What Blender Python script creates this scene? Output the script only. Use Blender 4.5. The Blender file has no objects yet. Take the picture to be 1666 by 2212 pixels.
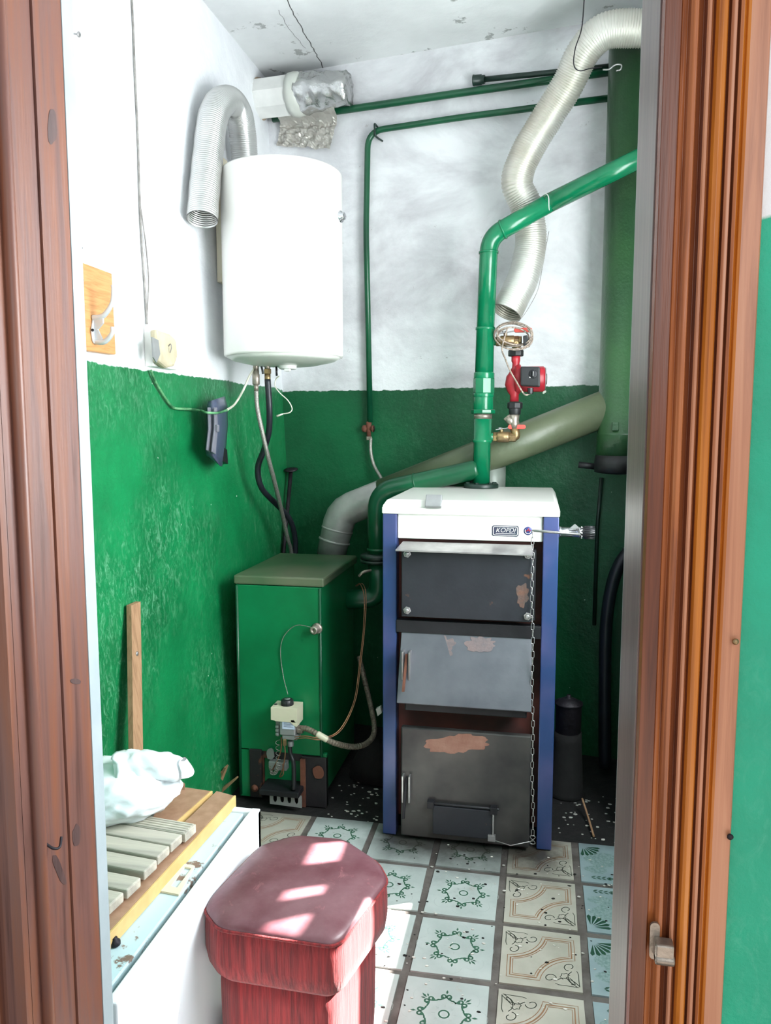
import bpy, bmesh, math, random
from math import pi, sin, cos, atan, radians, sqrt, hypot
from mathutils import Vector, Matrix, noise
random.seed(7)
S = bpy.context.scene
COL = S.collection
V = Vector

# ------------------------------------------------------------------ camera
FPX, CXP, CYP, HCAM = 1680.0, 833.0, 1106.0, 1.35
PITCH = atan((CYP-925)/FPX)
YAW = atan((1165-CXP)*cos(PITCH)/FPX)
FW = V((-sin(YAW)*cos(PITCH), cos(YAW)*cos(PITCH), -sin(PITCH)))
RT = V((cos(YAW), sin(YAW), 0)); UP = RT.cross(FW)
EYE = V((0, 0, HCAM))
cam = bpy.data.cameras.new('camera'); co = bpy.data.objects.new('camera', cam); COL.objects.link(co)
cam.sensor_fit = 'HORIZONTAL'; cam.sensor_width = 36; cam.lens = 36*FPX/1666; cam.clip_start = .02
M = Matrix((RT, UP, -FW)).transposed().to_4x4(); M.translation = EYE
co.matrix_world = M
S.camera = co
# ------------------------------------------------------------------ light
S.view_settings.view_transform = 'Standard'; S.view_settings.look = 'None'
S.view_settings.gamma = 1; S.view_settings.use_curve_mapping = False
S.view_settings.exposure = 1.35
w = bpy.data.worlds.new('world'); S.world = w; w.use_nodes = True
w.node_tree.nodes['Background'].inputs[0].default_value = (.86, .94, 1, 1)
w.node_tree.nodes['Background'].inputs[1].default_value = .30
SUND = V((-.83, -.40, -.76)).normalized()
sl = bpy.data.lights.new('sun', 'SUN'); so = bpy.data.objects.new('sun', sl); COL.objects.link(so)
sl.energy = 30.0; sl.angle = radians(.6); sl.color = (1, .97, .92); so.location = (3, 3, 4)
so.rotation_euler = SUND.to_track_quat('-Z', 'Y').to_euler()
def area(name, loc, d, sx, sy, e, col=(1, 1, 1)):
    l = bpy.data.lights.new(name, 'AREA'); l.shape = 'RECTANGLE'; l.size = sx; l.size_y = sy; l.energy = e; l.color = col
    o = bpy.data.objects.new(name, l); COL.objects.link(o); o.location = loc
    o.rotation_euler = V(d).to_track_quat('-Z', 'Y').to_euler(); return o
area('window_daylight', (.595, 1.68, 1.55), (-1, .05, .02), 1.0, 1.1, 27, (.93, .97, 1))
area('hall_fill', (.9, -1.6, 2.2), (-.25, 1, -.3), 1.6, 1.4, 9, (.95, .98, 1))  # fill lamp added behind the camera to brighten the door frame

# ------------------------------------------------------------------ helpers: placing
def ray(x, y): return FW + RT*((x-CXP)/FPX) - UP*((y-CYP)/FPX)
def FL(x, y, z=0):
    d = ray(x, y); return EYE + d*((z-HCAM)/d.z)
def YA(x, y, Y):
    d = ray(x, y); return EYE + d*(Y/d.y)
def XA(x, y, X):
    d = ray(x, y); return EYE + d*(X/d.x)
def PL(x, y, p, n):
    d = ray(x, y); return EYE + d*((V(p)-EYE).dot(n)/d.dot(n))
NB = V((-.15, -1, 0)).normalized(); PB = V((-1.15, 3.42, 0)); TB = V((1, -.15, 0)).normalized()
NL = V((1, -.0142, .045)).normalized(); PLW = V((-1.15, 3.42, 1.52))
def BW(x, y, off=0): return PL(x, y, PB+NB*off, NB)
def LW(x, y, off=0): return PL(x, y, PLW+NL*off, NL)
def corner(z):
    X = -1.15
    for _ in range(20):
        Y = 3.42-.15*(X+1.15); X = -1.15-.0142*(3.42-Y)-.045*(z-1.52)
    return V((X, Y, z))
def leftx(Y, z): return -1.15-.0142*(3.42-Y)-.045*(z-1.52)
def backy(X): return 3.42-.15*(X+1.15)

# ------------------------------------------------------------------ helpers: materials
class NT:
    def __init__(s, name):
        s.m = bpy.data.materials.new(name); s.m.use_nodes = True; s.t = s.m.node_tree
        s.b = s.t.nodes['Principled BSDF']
        s.co = s.t.nodes.new('ShaderNodeTexCoord').outputs['Object']
        s.pos = s.t.nodes.new('ShaderNodeNewGeometry').outputs['Position']
    def n(s, t, **k):
        x = s.t.nodes.new(t)
        for a, b in k.items(): setattr(x, a, b)
        return x
    def l(s, a, b): s.t.links.new(a, b)
    def noise(s, scale, stretch=(1, 1, 1), detail=4, rough=.55, dist=0, src=None, off=(0, 0, 0)):
        mp = s.n('ShaderNodeMapping'); s.l(src or s.co, mp.inputs[0]); mp.inputs['Scale'].default_value = stretch; mp.inputs['Location'].default_value = off
        x = s.n('ShaderNodeTexNoise'); s.l(mp.outputs[0], x.inputs['Vector'])
        x.inputs['Scale'].default_value = scale; x.inputs['Detail'].default_value = detail
        x.inputs['Roughness'].default_value = rough; x.inputs['Distortion'].default_value = dist
        return x.outputs['Fac']
    def ramp(s, f, a, b, inv=False):
        x = s.n('ShaderNodeMapRange'); s.l(f, x.inputs[0]); x.inputs[1].default_value = a; x.inputs[2].default_value = b
        x.inputs[3].default_value = 1. if inv else 0.; x.inputs[4].default_value = 0. if inv else 1.
        return x.outputs[0]
    def math(s, op, a, b):
        x = s.n('ShaderNodeMath', operation=op)
        for i, q in enumerate((a, b)):
            if hasattr(q, 'links'): s.l(q, x.inputs[i])
            else: x.inputs[i].default_value = q
        return x.outputs[0]
    def mix(s, f, a, b):
        x = s.n('ShaderNodeMix', data_type='RGBA')
        if hasattr(f, 'links'): s.l(f, x.inputs[0])
        else: x.inputs[0].default_value = f
        for i, q in ((6, a), (7, b)):
            if hasattr(q, 'links'): s.l(q, x.inputs[i])
            else: x.inputs[i].default_value = (*q, 1)
        return x.outputs[2]
    def bump(s, f, st, dist=.01):
        x = s.n('ShaderNodeBump'); s.l(f, x.inputs['Height']); x.inputs['Strength'].default_value = st; x.inputs['Distance'].default_value = dist
        s.l(x.outputs[0], s.b.inputs['Normal'])
    def col(s, c):
        if hasattr(c, 'links'): s.l(c, s.b.inputs['Base Color'])
        else: s.b.inputs['Base Color'].default_value = (*c, 1)
    def set(s, rough=.5, metal=0):
        if hasattr(rough, 'links'): s.l(rough, s.b.inputs['Roughness'])
        else: s.b.inputs['Roughness'].default_value = rough
        s.b.inputs['Metallic'].default_value = metal
def sr(r, g, b):
    f = lambda c: (c/255/12.92) if c < 10 else ((c/255+.055)/1.055)**2.4
    return (f(r), f(g), f(b))
def mat(name, c1, c2=None, scale=12, rough=.5, metal=0, bump=.1, stretch=(1, 1, 1), spot=None, bs=None, lo=.35, hi=.65):
    t = NT(name); c2 = c2 or tuple(x*.75 for x in c1)
    f = t.noise(scale, stretch); c = t.mix(t.ramp(f, lo, hi), c1, c2)
    if spot:
        g = t.noise(spot[1], stretch, detail=6, rough=.65, off=(3, 7, 1)); c = t.mix(t.ramp(g, spot[2], spot[2]+.03), c, spot[0])
    t.col(c); t.set(rough, metal)
    if bump: t.bump(t.noise(bs or scale*4, stretch), bump, .006)
    return t.m
def wall_mat(name, g1, g2, white1, white2, zl, wear, gr=.38, dirt=None, wsc=1.6):
    t = NT(name); z = t.n('ShaderNodeSeparateXYZ'); t.l(t.pos, z.inputs[0])
    e = t.math('ADD', z.outputs[2], t.math('MULTIPLY', t.math('SUBTRACT', t.noise(38, src=t.pos, detail=6), .5), .016))
    e = t.math('ADD', e, t.math('MULTIPLY', t.math('SUBTRACT', t.noise(2.5, src=t.pos), .5), .03))
    up = t.ramp(e, zl-.002, zl+.002)
    g = t.mix(t.ramp(t.noise(3.2, src=t.pos, detail=5, rough=.6), .35, .65), g1, g2)
    s1 = t.ramp(t.noise(48, (1, 1, .45), src=t.pos, detail=8, rough=.8, dist=1.6), .5, .68)
    s2 = t.ramp(t.noise(2.3, src=t.pos, off=(5, 1, 2), detail=4), .36, .64)
    g = t.mix(t.math('MULTIPLY', t.math('MULTIPLY', s1, s2), .8), g, wear)
    chip = t.ramp(t.noise(30, src=t.pos, detail=2, off=(1, 8, 3)), .77, .775); g = t.mix(chip, g, sr(200, 205, 190))
    wn = t.mix(t.ramp(t.noise(wsc, (1, 1, 1.6), src=t.pos, detail=6, rough=.62, dist=.4), .4, .72), white1, white2)
    if dirt:
        wn = t.mix(t.ramp(t.noise(9, src=t.pos, detail=8, rough=.7, off=(4, 4, 4)), .66, .69), wn, dirt)
    t.col(t.mix(up, g, wn)); 
    t.set(t.math('ADD', t.math('MULTIPLY', up, .45), gr), 0)
    t.bump(t.noise(22, src=t.pos, detail=7, rough=.65), .35, .012)
    return t.m
def soot_on(t, base):
    # ash and soot trodden into the floor in front of the two boilers, solid behind them
    z = t.n('ShaderNodeSeparateXYZ'); t.l(t.pos, z.inputs[0]); X, Y = z.outputs[0], z.outputs[1]
    nz = t.math('MULTIPLY', t.math('SUBTRACT', t.noise(6, src=t.pos, detail=7, rough=.65), .5), .22)
    a = t.ramp(t.math('ADD', Y, nz), 2.20, 2.37)
    wd = t.math('ADD', t.math('ABSOLUTE', t.math('ADD', X, .2), 0), nz); a = t.math('MULTIPLY', a, t.ramp(wd, .24, .36, True))
    b = t.ramp(t.math('ADD', Y, t.math('MULTIPLY', nz, .6)), 2.44, 2.56)
    k = t.math('MAXIMUM', a, b); k = t.math('MULTIPLY', k, .93)
    return t.mix(k, base, sr(36, 31, 28))
def floor_mat(name, c1, c2, scale, rough, spot=None, bump=.05):
    t = NT(name); c = t.mix(t.ramp(t.noise(scale, src=t.pos), .35, .65), c1, c2)
    if spot: c = t.mix(t.ramp(t.noise(spot[1], src=t.pos, detail=6, rough=.65), spot[2], spot[2]+.03), c, spot[0])
    t.col(soot_on(t, c)); t.set(rough); t.bump(t.noise(scale*4, src=t.pos), bump, .006); return t.m
def wood_mat(name, cols, scale=7, stretch=(6, 6, .35), rough=.4, bump=.15):
    t = NT(name); f = t.noise(scale, stretch, detail=6, rough=.6, dist=.6)
    r = t.n('ShaderNodeValToRGB'); t.l(f, r.inputs[0]); e = r.color_ramp.elements
    n = len(cols); e[0].position = .28; e[0].color = (*cols[0], 1); e[1].position = .74; e[1].color = (*cols[-1], 1)
    for i in range(1, n-1):
        q = e.new(.28+.46*i/(n-1)); q.color = (*cols[i], 1)
    big = t.ramp(t.noise(2.2, (1, 1, .5), off=(2, 3, 9), detail=3), .45, .75)
    t.col(t.mix(t.math('MULTIPLY', big, .55), r.outputs[0], cols[0])); t.set(rough); t.bump(t.noise(scale*3, stretch), bump, .003)
    return t.m
GREENL = wall_mat('green_and_white_plaster_left', sr(12, 124, 70), sr(6, 96, 52), sr(236, 238, 240), sr(214, 216, 220), 1.525, sr(120, 180, 145))
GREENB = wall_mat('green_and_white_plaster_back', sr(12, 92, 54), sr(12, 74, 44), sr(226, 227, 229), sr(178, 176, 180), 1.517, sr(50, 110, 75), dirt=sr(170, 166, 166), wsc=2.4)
HALL = wall_mat('hall_plaster', sr(10, 170, 132), sr(14, 148, 114), sr(235, 238, 240), sr(225, 228, 230), 1.556, sr(90, 180, 150), gr=.5)
CEIL = mat('ceiling_whitewash', sr(228, 230, 230), sr(205, 207, 207), 2.2, .9, 0, .35, spot=(sr(160, 162, 160), 8, .62), bs=25)
CRACK = mat('crack', sr(95, 95, 95), rough=1)
WOODL = wood_mat('varnished_lining_wood', [sr(74, 48, 42), sr(108, 74, 66), sr(120, 74, 54), sr(130, 96, 86)], 6)
WOODD = wood_mat('dark_groove_shade_wood', [sr(70, 34, 22), sr(110, 58, 34), sr(128, 70, 40)], 9, (9, 9, .3), .3)
WOODO = wood_mat('lit_rib_orange_wood', [sr(140, 72, 22), sr(186, 108, 34), sr(206, 128, 44)], 9, (9, 9, .3), .25)
WOODS = wood_mat('salmon_casing_wood', [sr(150, 96, 70), sr(184, 124, 92), sr(196, 140, 106)], 9, (9, 9, .3), .35)
WOODR = wood_mat('varnished_casing_wood', [sr(110, 58, 34), sr(160, 92, 52), sr(176, 104, 56), sr(186, 124, 84)], 9, (9, 9, .3), .28)
KNOT = wood_mat('dark_wood_knot', [sr(58, 42, 40), sr(78, 58, 56), sr(88, 66, 62)], 14, (6, 6, 1), .45)
WOODG = wood_mat('greyed_lining_wood', [sr(88, 74, 72), sr(112, 94, 90), sr(128, 108, 104)], 8, (9, 9, .3), .35)
WHITEP = mat('white_edge_paint', sr(164, 176, 180), sr(146, 160, 165), 6, .5, 0, .2)
GROUT = floor_mat('dirty_grout', sr(104, 98, 94), sr(78, 72, 68), 14, .9, None, .5)
SOOTF = mat('sooty_concrete', sr(26, 24, 23), sr(14, 13, 13), 9, .95, 0, .8, bs=40)
TILE_A = floor_mat('pale_blue_white_tile', sr(180, 188, 185), sr(164, 173, 170), 7, .3, (sr(165, 167, 160), 14, .66))
TILE_B = floor_mat('cream_tile', sr(178, 175, 163), sr(160, 157, 145), 7, .38, (sr(155, 150, 140), 14, .66))
TILE_C = floor_mat('grey_blue_tile', sr(142, 158, 162), sr(124, 144, 147), 9, .4)
INK_G = floor_mat('green_tile_ink', sr(62, 104, 84), sr(52, 90, 72), 20, .45)
INK_L = floor_mat('faint_tile_ink', sr(160, 170, 166), sr(170, 178, 174), 20, .45)
INK_B = floor_mat('brown_tile_ink', sr(150, 116, 88), sr(134, 100, 74), 20, .45)
INK_K = floor_mat('dark_tile_ink', sr(60, 66, 58), sr(50, 56, 48), 20, .45)
INK_D = floor_mat('deep_green_tile_ink', sr(36, 78, 58), sr(30, 66, 50), 20, .45)
INK_S = mat('speckled_tile_ground', sr(104, 130, 126), sr(138, 156, 156), 160, .45, 0, 0)
SOOT = mat('brown_soot_stain', sr(62, 52, 44), sr(40, 34, 30), 20, .8, 0, .2)
PIPEG = mat('glossy_green_pipe_paint', sr(10, 118, 78), sr(6, 96, 62), 5, .22, 0, .12, bs=30)
PIPED = mat('dark_green_pipe_paint', sr(14, 84, 52), sr(10, 64, 42), 5, .3, 0, .15, bs=30)
PIPEK = mat('sooty_green_pipe_paint', sr(30, 52, 44), sr(22, 40, 34), 8, .4, 0, .15)
FLUEG = mat('olive_green_flue_paint', sr(50, 88, 52), sr(42, 74, 48), 4, .3, 0, .3, spot=(sr(120, 98, 84), 9, .72), bs=70)
FLUEO = mat('grey_olive_flue_paint', sr(98, 106, 82), sr(84, 94, 72), 4, .38, 0, .2, bs=40)
GALV = mat('galvanised_steel', sr(176, 176, 172), sr(146, 146, 142), 9, .42, .3, .2)
ZINC = mat('grey_steel_stub', sr(128, 136, 128), sr(112, 120, 112), 6, .45, .2, .1)
ALU = mat('corrugated_aluminium', sr(214, 214, 212), sr(196, 196, 194), 4, .3, .85, .1)
ALUD = mat('dusty_corrugated_aluminium', sr(218, 217, 212), sr(186, 180, 166), 3, .42, .6, .1)
FOIL = mat('crumpled_foil', sr(210, 210, 210), sr(185, 185, 183), 8, .25, .9, .9, bs=26)
FOILD = mat('dusty_foil', sr(190, 186, 178), sr(170, 166, 158), 8, .45, .5, .8, bs=24)
BLACKC = mat('black_pipe_cap', sr(32, 32, 36), sr(20, 20, 22), 9, .5, 0, .3)
ENAMEL = mat('white_enamel', sr(236, 234, 228), sr(230, 228, 222), 3, .22, 0, .03)
ENAMELG = mat('grey_white_enamel', sr(205, 208, 200), sr(198, 200, 192), 3, .3, 0, .05)
CREAM = mat('cream_plastic', sr(206, 200, 176), sr(196, 190, 166), 8, .45, 0, .05)
GREY = mat('grey_cast_metal', sr(150, 152, 152), sr(132, 134, 134), 14, .4, .4, .1)
BLKP = mat('black_plastic', sr(30, 31, 34), sr(22, 23, 25), 14, .35, 0, .05)
BOILG = mat('green_boiler_paint', sr(10, 118, 70), sr(8, 98, 56), 4, .33, 0, .06, spot=(sr(40, 120, 84), 30, .72))
BOILT = mat('dusty_green_lid', sr(30, 84, 48), sr(98, 104, 82), 2.2, .4, 0, .06, spot=(sr(205, 205, 190), 24, .74))
RUST = mat('rusty_black_plate', sr(38, 34, 36), sr(30, 28, 32), 9, .6, .2, .3, spot=(sr(92, 56, 42), 7, .6))
RUSTB = mat('rust_brown', sr(112, 66, 48), sr(84, 50, 38), 12, .8, 0, .4)
BLUE = mat('blue_boiler_paint', sr(38, 62, 106), sr(84, 82, 126), 3.2, .3, .1, .05, spot=(sr(28, 34, 56), 6, .66), lo=.45, hi=.75)
DOORU = mat('sooty_steel_door', sr(48, 50, 56), sr(36, 38, 44), 6, .45, .35, .15, spot=(sr(104, 72, 58), 5, .63))
DOORM = mat('grey_steel_door', sr(104, 106, 112), sr(82, 85, 92), 5, .42, .35, .12, spot=(sr(126, 112, 108), 9, .70))
DOORL = mat('worn_steel_door', sr(82, 80, 78), sr(46, 46, 48), 4.5, .42, .4, .15)
PATCH = mat('flaked_rust_patch', sr(150, 110, 96), sr(130, 88, 74), 16, .8, 0, .3)
PATCHM = mat('faint_rust_bloom', sr(124, 106, 104), sr(96, 92, 96), 26, .6, .2, .2, lo=.3, hi=.7)
PATCHD = mat('dull_rust', sr(104, 72, 58), sr(70, 66, 66), 30, .7, .1, .2)
REDB = mat('red_oxide_body', sr(92, 40, 32), sr(40, 26, 26), 4, .7, 0, .2)
DARKS = mat('dark_steel', sr(40, 40, 44), sr(28, 28, 32), 8, .5, .4, .2)
STEEL = mat('bright_steel', sr(178, 176, 176), sr(150, 148, 148), 14, .35, .8, .1)
PALEM = mat('pale_cast_metal', sr(205, 208, 212), sr(190, 194, 198), 9, .4, .3, .05)
CHROME = mat('chrome', sr(222, 222, 226), sr(200, 200, 206), 9, .18, .95, .02)
BRASS = mat('dirty_brass', sr(164, 138, 96), sr(124, 104, 80), 22, .38, .75, .2)
NICKEL = mat('dirty_nickel', sr(176, 166, 154), sr(128, 118, 108), 22, .4, .7, .2)
REDH = mat('red_lever_plastic', sr(214, 84, 72), sr(196, 70, 62), 12, .4, 0, .05)
PUMPR = mat('red_pump_paint', sr(176, 40, 52), sr(150, 32, 44), 9, .38, 0, .08)
WHITE = mat('white_plastic', sr(228, 228, 224), sr(214, 214, 210), 9, .45, 0, .03)
LABELM = mat('printed_label', sr(196, 206, 226), sr(176, 188, 212), 60, .5, 0, 0)
BADGE = mat('badge_dark_field', sr(60, 58, 78), sr(54, 66, 78), 30, .35, .3, 0)
BADGEB = mat('badge_blue_field', sr(58, 66, 120), sr(50, 58, 108), 30, .35, .2, 0)
CORDM = mat('grey_brown_cord', sr(176, 160, 146), sr(96, 86, 78), 160, .7, 0, .1)
HOSEB = mat('braided_steel_hose', sr(170, 168, 160), sr(120, 118, 112), 320, .4, .6, .3, bs=400)
HOSEK = mat('black_rubber', sr(30, 33, 41), sr(22, 25, 32), 20, .42, 0, .05)
HOSEG = mat('ribbed_gas_hose', sr(132, 122, 106), sr(96, 88, 76), 120, .5, .3, .2)
COPPER = mat('copper_tube', sr(176, 128, 98), sr(140, 100, 76), 20, .35, .8, .05)
CABLEG = mat('green_painted_cable', sr(110, 170, 120), sr(40, 96, 60), 30, .5, 0, .1)
CABLEW = mat('white_cable', sr(214, 214, 200), sr(190, 188, 170), 30, .5, 0, .05)
CABLEK = mat('grey_cable', sr(120, 116, 112), sr(160, 156, 152), 30, .6, 0, .05)
PUTTY = mat('hardened_putty', sr(196, 186, 158), sr(170, 160, 134), 14, .7, 0, .5)
PLASTD = mat('dark_blue_grey_plastic', sr(74, 82, 104), sr(60, 66, 86), 4, .28, 0, .03)
PLASTG = mat('grey_plastic_edge', sr(120, 120, 130), sr(100, 100, 110), 8, .5, 0, .05)
PINE = wood_mat('varnished_pine', [sr(170, 112, 62), sr(206, 150, 96), sr(218, 166, 110)], 7, (1, 1.5, 14), .45, .05)
LATH = wood_mat('raw_lath_wood', [sr(130, 98, 70), sr(164, 128, 96), sr(176, 140, 108)], 9, (8, 8, .5), .7, .1)
CHIPB = mat('brown_laminate', sr(166, 132, 108), sr(150, 116, 92), 40, .45, 0, .05)
YEDGE = mat('yellow_varnished_edge', sr(216, 186, 124), sr(200, 166, 106), 12, .5, 0, .05)
SLATW = mat('weathered_grey_wood', sr(206, 200, 184), sr(160, 156, 146), 4, .8, 0, .3, stretch=(.5, 6, 6))
BAGM = mat('white_plastic_bag', sr(232, 236, 238), sr(222, 230, 236), 3, .35, 0, .25, bs=18, spot=(sr(150, 196, 224), 5, .71))
STOVET = mat('chipped_pale_blue_enamel', sr(190, 214, 220), sr(182, 206, 212), 4, .35, 0, .1, spot=(sr(118, 98, 88), 11, .60))
STOVEW = mat('white_cabinet_enamel', sr(232, 236, 240), sr(224, 230, 236), 4, .35, 0, .05, spot=(sr(150, 146, 140), 14, .76))
BEIGE = mat('beige_plate', sr(226, 218, 196), sr(214, 204, 180), 8, .6, 0, .05)
def leather():
    t = NT('worn_burgundy_leather'); c = t.mix(t.ramp(t.noise(7, detail=6, rough=.65), .36, .66), sr(96, 52, 60), sr(122, 86, 92))
    c = t.mix(t.math('MULTIPLY', t.ramp(t.noise(22, detail=8, rough=.7, dist=1.5), .6, .72), .5), c, sr(170, 110, 116))
    t.col(c); t.set(.36); t.bump(t.noise(40, detail=6), .12, .004); return t.m
LEATHER = leather()
VELVET = mat('red_corded_velvet', sr(138, 36, 38), sr(92, 20, 24), 30, .9, 0, .4, stretch=(5, 5, .25), bs=60)
VELVET.node_tree.nodes['Principled BSDF'].inputs['Sheen Weight'].default_value = .1
SCRAP = mat('white_paint_flake', sr(214, 212, 204), sr(190, 188, 180), 20, .8, 0, 0)
CINDER = mat('black_cinder', sr(20, 19, 18), sr(12, 11, 11), 20, .9, 0, .3)
FOAM = mat('brown_mounting_foam', sr(172, 140, 104), sr(150, 140, 126), 18, .9, 0, .6)
IRON = mat('black_iron', sr(42, 38, 44), sr(30, 27, 32), 20, .55, .4, .3)

# ------------------------------------------------------------------ helpers: mesh
def cr(pts, n=8, closed=False):
    P = [V(p) for p in pts]; out = []; N = len(P)
    rng = N if closed else N-1
    for i in range(rng):
        if closed: a, b, c, d = P[(i-1) % N], P[i], P[(i+1) % N], P[(i+2) % N]
        else: b, c = P[i], P[i+1]; a = P[i-1] if i else b*2-c; d = P[i+2] if i+2 < N else c*2-b
        for k in range(n):
            t = k/n; out.append(.5*((2*b)+(c-a)*t+(2*a-5*b+4*c-d)*t*t+(3*b-a-3*c+d)*t**3))
    if not closed: out.append(P[-1].copy())
    return out
def bend(pts, r, n=6):
    """round the corners of a polyline with arcs of about radius r"""
    P = [V(p) for p in pts]; out = [P[0]]
    for i in range(1, len(P)-1):
        a = (P[i-1]-P[i]); b = (P[i+1]-P[i]); k = min(r, a.length*.48, b.length*.48); a = P[i]+a.normalized()*k; b = P[i]+b.normalized()*k
        for j in range(n+1):
            t = j/n; out.append(a*(1-t)**2+P[i]*2*t*(1-t)+b*t*t)
    out.append(P[-1]); return out
def resample(P, step):
    out = [P[0]]; acc = 0
    for a, b in zip(P, P[1:]):
        L = (b-a).length; s = step-acc
        while s <= L:
            out.append(a.lerp(b, s/L)); s += step
        acc = (acc+L) % step
    return out
class MB:
    def __init__(s): s.v = []; s.f = []; s.m = []; s.s = []
    def add(s, vs, fs, mi=0, sm=False):
        o = len(s.v); s.v += [V(v) for v in vs]
        for f in fs: s.f.append(tuple(o+i for i in f)); s.m.append(mi); s.s.append(sm)
        return s
    def hexa(s, p, mi=0):
        return s.add(p, [(0, 3, 2, 1), (4, 5, 6, 7), (0, 1, 5, 4), (1, 2, 6, 5), (2, 3, 7, 6), (3, 0, 4, 7)], mi)
    def box(s, a, b, mi=0):
        x0, y0, z0 = (min(a[i], b[i]) for i in range(3)); x1, y1, z1 = (max(a[i], b[i]) for i in range(3))
        return s.hexa([(x0, y0, z0), (x1, y0, z0), (x1, y1, z0), (x0, y1, z0), (x0, y0, z1), (x1, y0, z1), (x1, y1, z1), (x0, y1, z1)], mi)
    def slab(s, quad, d, mi=0):
        """quad of four points extruded by vector d"""
        q = [V(p) for p in quad]; return s.prism(q, d, mi)
    def prism(s, poly, d, mi=0, sm=False):
        q = [V(p) for p in poly]; n = len(q); d = V(d)
        s.add(q+[p+d for p in q], [tuple(range(n-1, -1, -1)), tuple(range(n, 2*n))]+[(i, (i+1) % n, n+(i+1) % n, n+i) for i in range(n)], mi, sm); return s
    def tube(s, pts, r, n=14, caps=True, mi=0, closed=False, sm=True):
        P = [V(p) for p in pts]; N = len(P); R = r if hasattr(r, '__len__') else [r]*N
        T = []
        for i in range(N):
            a = P[(i-1) % N] if (closed or i) else P[i]; b = P[(i+1) % N] if (closed or i < N-1) else P[i]
            t = (b-a); T.append(t.normalized() if t.length > 1e-9 else V((0, 0, 1)))
        u = T[0].orthogonal().normalized(); vs = []
        for i in range(N):
            u = (u-T[i]*u.dot(T[i])); u = u.normalized() if u.length > 1e-6 else T[i].orthogonal().normalized()
            w_ = T[i].cross(u)
            for k in range(n):
                a = 2*pi*k/n; vs.append(P[i]+(u*cos(a)+w_*sin(a))*R[i])
        fs = [(i*n+k, i*n+(k+1) % n, (i+1)*n+(k+1) % n, (i+1)*n+k) for i in range(N-1) for k in range(n)]
        if closed: fs += [((N-1)*n+k, (N-1)*n+(k+1) % n, (k+1) % n, k) for k in range(n)]
        s.add(vs, fs, mi, sm)
        if caps and not closed:
            o = len(s.v)-N*n
            s.f.append(tuple(o+k for k in range(n-1, -1, -1))); s.f.append(tuple(o+(N-1)*n+k for k in range(n)))
            s.m += [mi, mi]; s.s += [False, False]
        return s
    def lathe(s, prof, org, ax=(0, 0, 1), n=32, mi=0, sm=True, hexn=None):
        """prof: list of (radius, height) along the axis"""
        n = hexn or n; a = V(ax).normalized(); u = a.orthogonal().normalized(); w_ = a.cross(u); o = V(org)
        if abs(a.z) > .9: u = V((1, 0, 0)); w_ = a.cross(u)
        vs = []
        for r, h in prof:
            for k in range(n):
                t = 2*pi*k/n; vs.append(o+a*h+(u*cos(t)+w_*sin(t))*r)
        N = len(prof); fs = [(i*n+k, i*n+(k+1) % n, (i+1)*n+(k+1) % n, (i+1)*n+k) for i in range(N-1) for k in range(n)]
        fs += [tuple(range(n-1, -1, -1)), tuple((N-1)*n+k for k in range(n))]
        return s.add(vs, fs, mi, sm and not hexn)
    def ribbon(s, pts, w_, z, mi=0, closed=False, taper=False):
        P = [V((p[0], p[1], z)) for p in pts]; N = len(P); vs = []
        for i in range(N):
            a = P[(i-1) % N] if (closed or i) else P[i]; b = P[(i+1) % N] if (closed or i < N-1) else P[i]
            t = (b-a).normalized(); nn = V((-t.y, t.x, 0)); h = w_/2*((sin(pi*(i+.15)/(N-.7)) if taper else 1))
            vs += [P[i]+nn*h, P[i]-nn*h]
        fs = [(2*i+1, 2*i+3, 2*i+2, 2*i) for i in range(N-1)]
        if closed: fs.append((2*N-1, 1, 0, 2*N-2))
        return s.add(vs, fs, mi)
    def poly(s, pts, z, mi=0):
        P = [V((p[0], p[1], z)) for p in pts]; return s.add(P, [tuple(range(len(P)))], mi)
    def ball(s, c, r, mi=0, n=12):
        pr = [(max(1e-4, r*sin(pi*i/n)), -r*cos(pi*i/n)) for i in range(n+1)]
        return s.lathe(pr, c, (0, 0, 1), 16, mi)
    def build(s, name, mats, parent=None, bevel=0, seg=2, sub=0, org=None, auto=True, noise_amp=0):
        mats = mats if isinstance(mats, (list, tuple)) else [mats]
        if org is None:
            xs = [v.x for v in s.v]; ys = [v.y for v in s.v]; zs = [v.z for v in s.v]
            org = V(((min(xs)+max(xs))/2, (min(ys)+max(ys))/2, min(zs)))
        org = V(org)
        me = bpy.data.meshes.new(name); me.from_pydata([v-org for v in s.v], [], s.f)
        for m in mats: me.materials.append(m)
        me.polygons.foreach_set('material_index', s.m); me.polygons.foreach_set('use_smooth', s.s)
        bm = bmesh.new(); bm.from_mesh(me); bmesh.ops.recalc_face_normals(bm, faces=bm.faces); bm.to_mesh(me); bm.free()
        o = bpy.data.objects.new(name, me); COL.objects.link(o)
        o['_w'] = list(org)
        if parent is not None:
            o.parent = parent; o.location = org-V(parent['_w'])
        else: o.location = org
        if bevel:
            b = o.modifiers.new('bevel', 'BEVEL'); b.width = bevel; b.segments = seg; b.limit_method = 'ANGLE'; b.angle_limit = radians(40); b.harden_normals = False
        if sub:
            b = o.modifiers.new('subsurf', 'SUBSURF'); b.levels = sub; b.render_levels = sub
        return o
def thing(name, label, cat, loc, group=None):
    o = bpy.data.objects.new(name, None); COL.objects.link(o); o.location = V(loc); o['_w'] = list(loc); o.empty_display_size = .05
    return tag(o, label, cat, group)
def tag(o, label, cat, group=None, kind=None):
    o['label'] = label; o['category'] = cat
    if group: o['group'] = group
    if kind: o['kind'] = kind
    return o
def structure(o, label=None, cat=None):
    o['kind'] = 'structure'
    if label: o['label'] = label
    if cat: o['category'] = cat
    return o
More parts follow.
